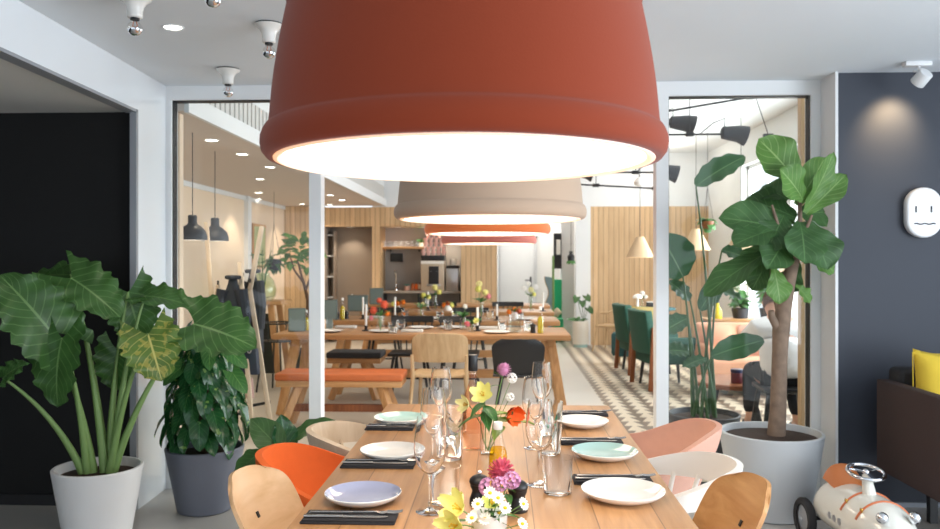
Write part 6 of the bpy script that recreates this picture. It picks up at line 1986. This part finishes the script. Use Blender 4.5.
# brown sofa
t = thing('brown_sofa', 'dark brown sofa against the navy wall, cut by the picture edge', 'sofa', (2.90, 4.02, 0))
m = MB(); m.box((0, 0, .36), (1.72, .82, .16)); m.build('seat_base', M['sofa'], t, bevel=.012)
m = MB(); m.box((.03, -.06, .48), (1.56, .66, .12)); m.build('seat_cushion', M['sofa'], t, bevel=.03, seg=3)
m = MB(); m.box((0, .36, .58), (1.62, .14, .48)); m.build('backrest', M['blackmat'], t, bevel=.03, seg=3)
for s in (-1, 1):
    m = MB(); m.box((s * .845, -.0, .51), (.07, .80, .485)); m.build('armrest', M['sofa'], t, bevel=.008)
    for q in (-1, 1):
        m = MB(); m.box((s * .62, q * .33, .14), (.04, .04, .28)); m.build('leg', M['black'], t)
p = Vector((2.29, 4.10, .545))
t = thing('cushion', 'bright yellow square cushion on the dark brown sofa', 'cushion', p)
m = MB()
for sg in (-1, 1):
    m.grid(lambda u, v, sg=sg: ((u - .5) * .42 * (1 - .06 * (1 - (2 * v - 1) ** 2)), sg * .085 * ((1 - (2 * u - 1) ** 4) * (1 - (2 * v - 1) ** 4)) ** .7, -.01 + v * .38 + .02 * abs(2 * u - 1) ** 3 * (1 if v > .5 else -1) * abs(2 * v - 1)), 18, 18)
o = m.build('cushion_cover', M['yellow'], t, smooth=80, merge=True); o.rotation_euler = (R(-14), R(4), R(-8)); o.location = (0, .02, .0)
m = MB(); m.tube([(-.21, 0, .0), (-.21, 0, .37), (.21, 0, .37), (.21, 0, .0)], .004, 6, closed=True); o = m.build('piping', M['yellow'], t); o.rotation_euler = (R(-14), R(4), R(-8)); o.location = (0, .02, 0)

# ride-on toy car
ang = math.atan2(-.998, .06)           # heading of +X local
t = thing('ride_on_car', 'cream ride on toy racing car with tan seat beside the fig pot', 'toy car', (1.685, 3.80, 0), ang)
t.scale = (.94,) * 3
LB = .72
def carfn(u, v):
    x = -.36 + LB * v
    rr = (.105 + .045 * math.sin(PI * min(1, .22 + v * .62))) * (1 if v < .72 else math.sqrt(max(0, 1 - ((v - .72) / .285) ** 2)))
    if v < .14: rr *= .55 + .45 * (v / .14) ** .6
    a = 2 * PI * u
    zc = .185 + .01 * v
    y = rr * math.cos(a) * 1.0
    z = rr * math.sin(a) * (1.0 if math.sin(a) > 0 else .72)
    return (x, y, zc + z)
m = MB(); m.grid(carfn, 36, 32); m.build('car_body', paint('cream_toy_lacquer', rgb(226, 224, 214), .18, coat=.5), t, smooth=70, merge=True)
m = MB()
m.grid(lambda u, v: (-.25 + .20 * v, (u - .5) * .14 * (1 - .25 * v), .282 + .085 * (1 - smooth01(v * 1.6)) * (1 - .5 * (2 * u - 1) ** 4) + .018 * (1 - (2 * u - 1) ** 2)), 14, 16, th=.03)
m.build('seat', paint('tan_seat_leather', rgb(190, 112, 62), .45), t, smooth=60)
m = MB(); m.tube([(.05, 0, .30), (.015, 0, .425)], [.038, .02], 16); m.build('steering_column', paint('cream_column', rgb(226, 224, 214), .2), t)
sw = Vector((.01, 0, .435)); ax = Vector((.22, 0, 1)).normalized()
m = MB(); s_ = Vector((0, 1, 0)); q_ = ax.cross(s_)
m.tube([sw + (s_ * math.cos(a) + q_ * math.sin(a)) * .085 for a in [2 * PI * k / 28 for k in range(28)]], .0095, 8, closed=True)
for k in range(3):
    a = 2 * PI * k / 3 + .5; m.bar(sw, sw + (s_ * math.cos(a) + q_ * math.sin(a)) * .083, .016, .006)
m.ball(sw, .017, 12, 8); m.build('steering_wheel', M['chrome'], t, smooth=50)
for x in (.03, .17):
    m = MB(); rr = .151 if x < .1 else .146
    m.tube([(x, rr * math.cos(a), .19 + rr * math.sin(a)) for a in [R(25 + 130 * k / 20) for k in range(21)]], .006, 6); m.build('leather_strap', M['leather'], t)
    m = MB(); m.box((x, -rr * .72, .19 + rr * .72), (.02, .008, .02)); m.build('buckle', paint('brass', rgb(212, 168, 84), .2, metal=1), t, bevel=.002)
for sy in (-1, 1):
    for k in range(3):
        m = MB(); x = -.06 + .05 * k
        m.tube([(x, sy * .138, .20), (x, sy * .150, .20)], .018, 16); m.build('porthole', M['steel'], t)
for x, zc in ((-.30, .108), (.22, .108)):
    m = MB(); m.tube([(x, -.16, zc), (x, .16, zc)], .011, 10); m.build('axle', M['black'], t)
    for sy in (-1, 1):
        w_ = M['blackmat']
        m = MB(); prof = [(.072, -.018), (.1, -.02), (.108, -.012), (.108, .012), (.1, .02), (.072, .018), (.072, -.018)]
        m.lathe(prof, 36)
        tw = m.build('wheel', w_, t, smooth=45); tw.rotation_euler = (R(90), 0, 0); tw.location = (x, sy * .168, zc)
        m = MB(); m.lathe([(0, -.014), (.02, -.018), (.072, -.010), (.073, .010), (.02, .018), (0, .014)], 28); m.build('hub', M['steel'], tw, smooth=50)
        m = MB(); m.lathe([(0, -.026), (.014, -.024), (.014, .024), (0, .026)], 16); m.build('hub_cap', M['chrome'], tw)
m = MB()
m.grid(lambda u, v: (.345 + .058 * math.cos(PI * (v - .5)) * .5 - .02 * abs(2 * u - 1), (u - .5) * .15, .10 + .15 * v), 10, 10, th=.01); m.build('grille', M['chrome'], t, smooth=60)
for sy in (-1, 1):
    m = MB(); m.ball((.30, sy * .075, .30), .028, 14, 10); m.build('headlamp', M['chrome'], t, smooth=60)
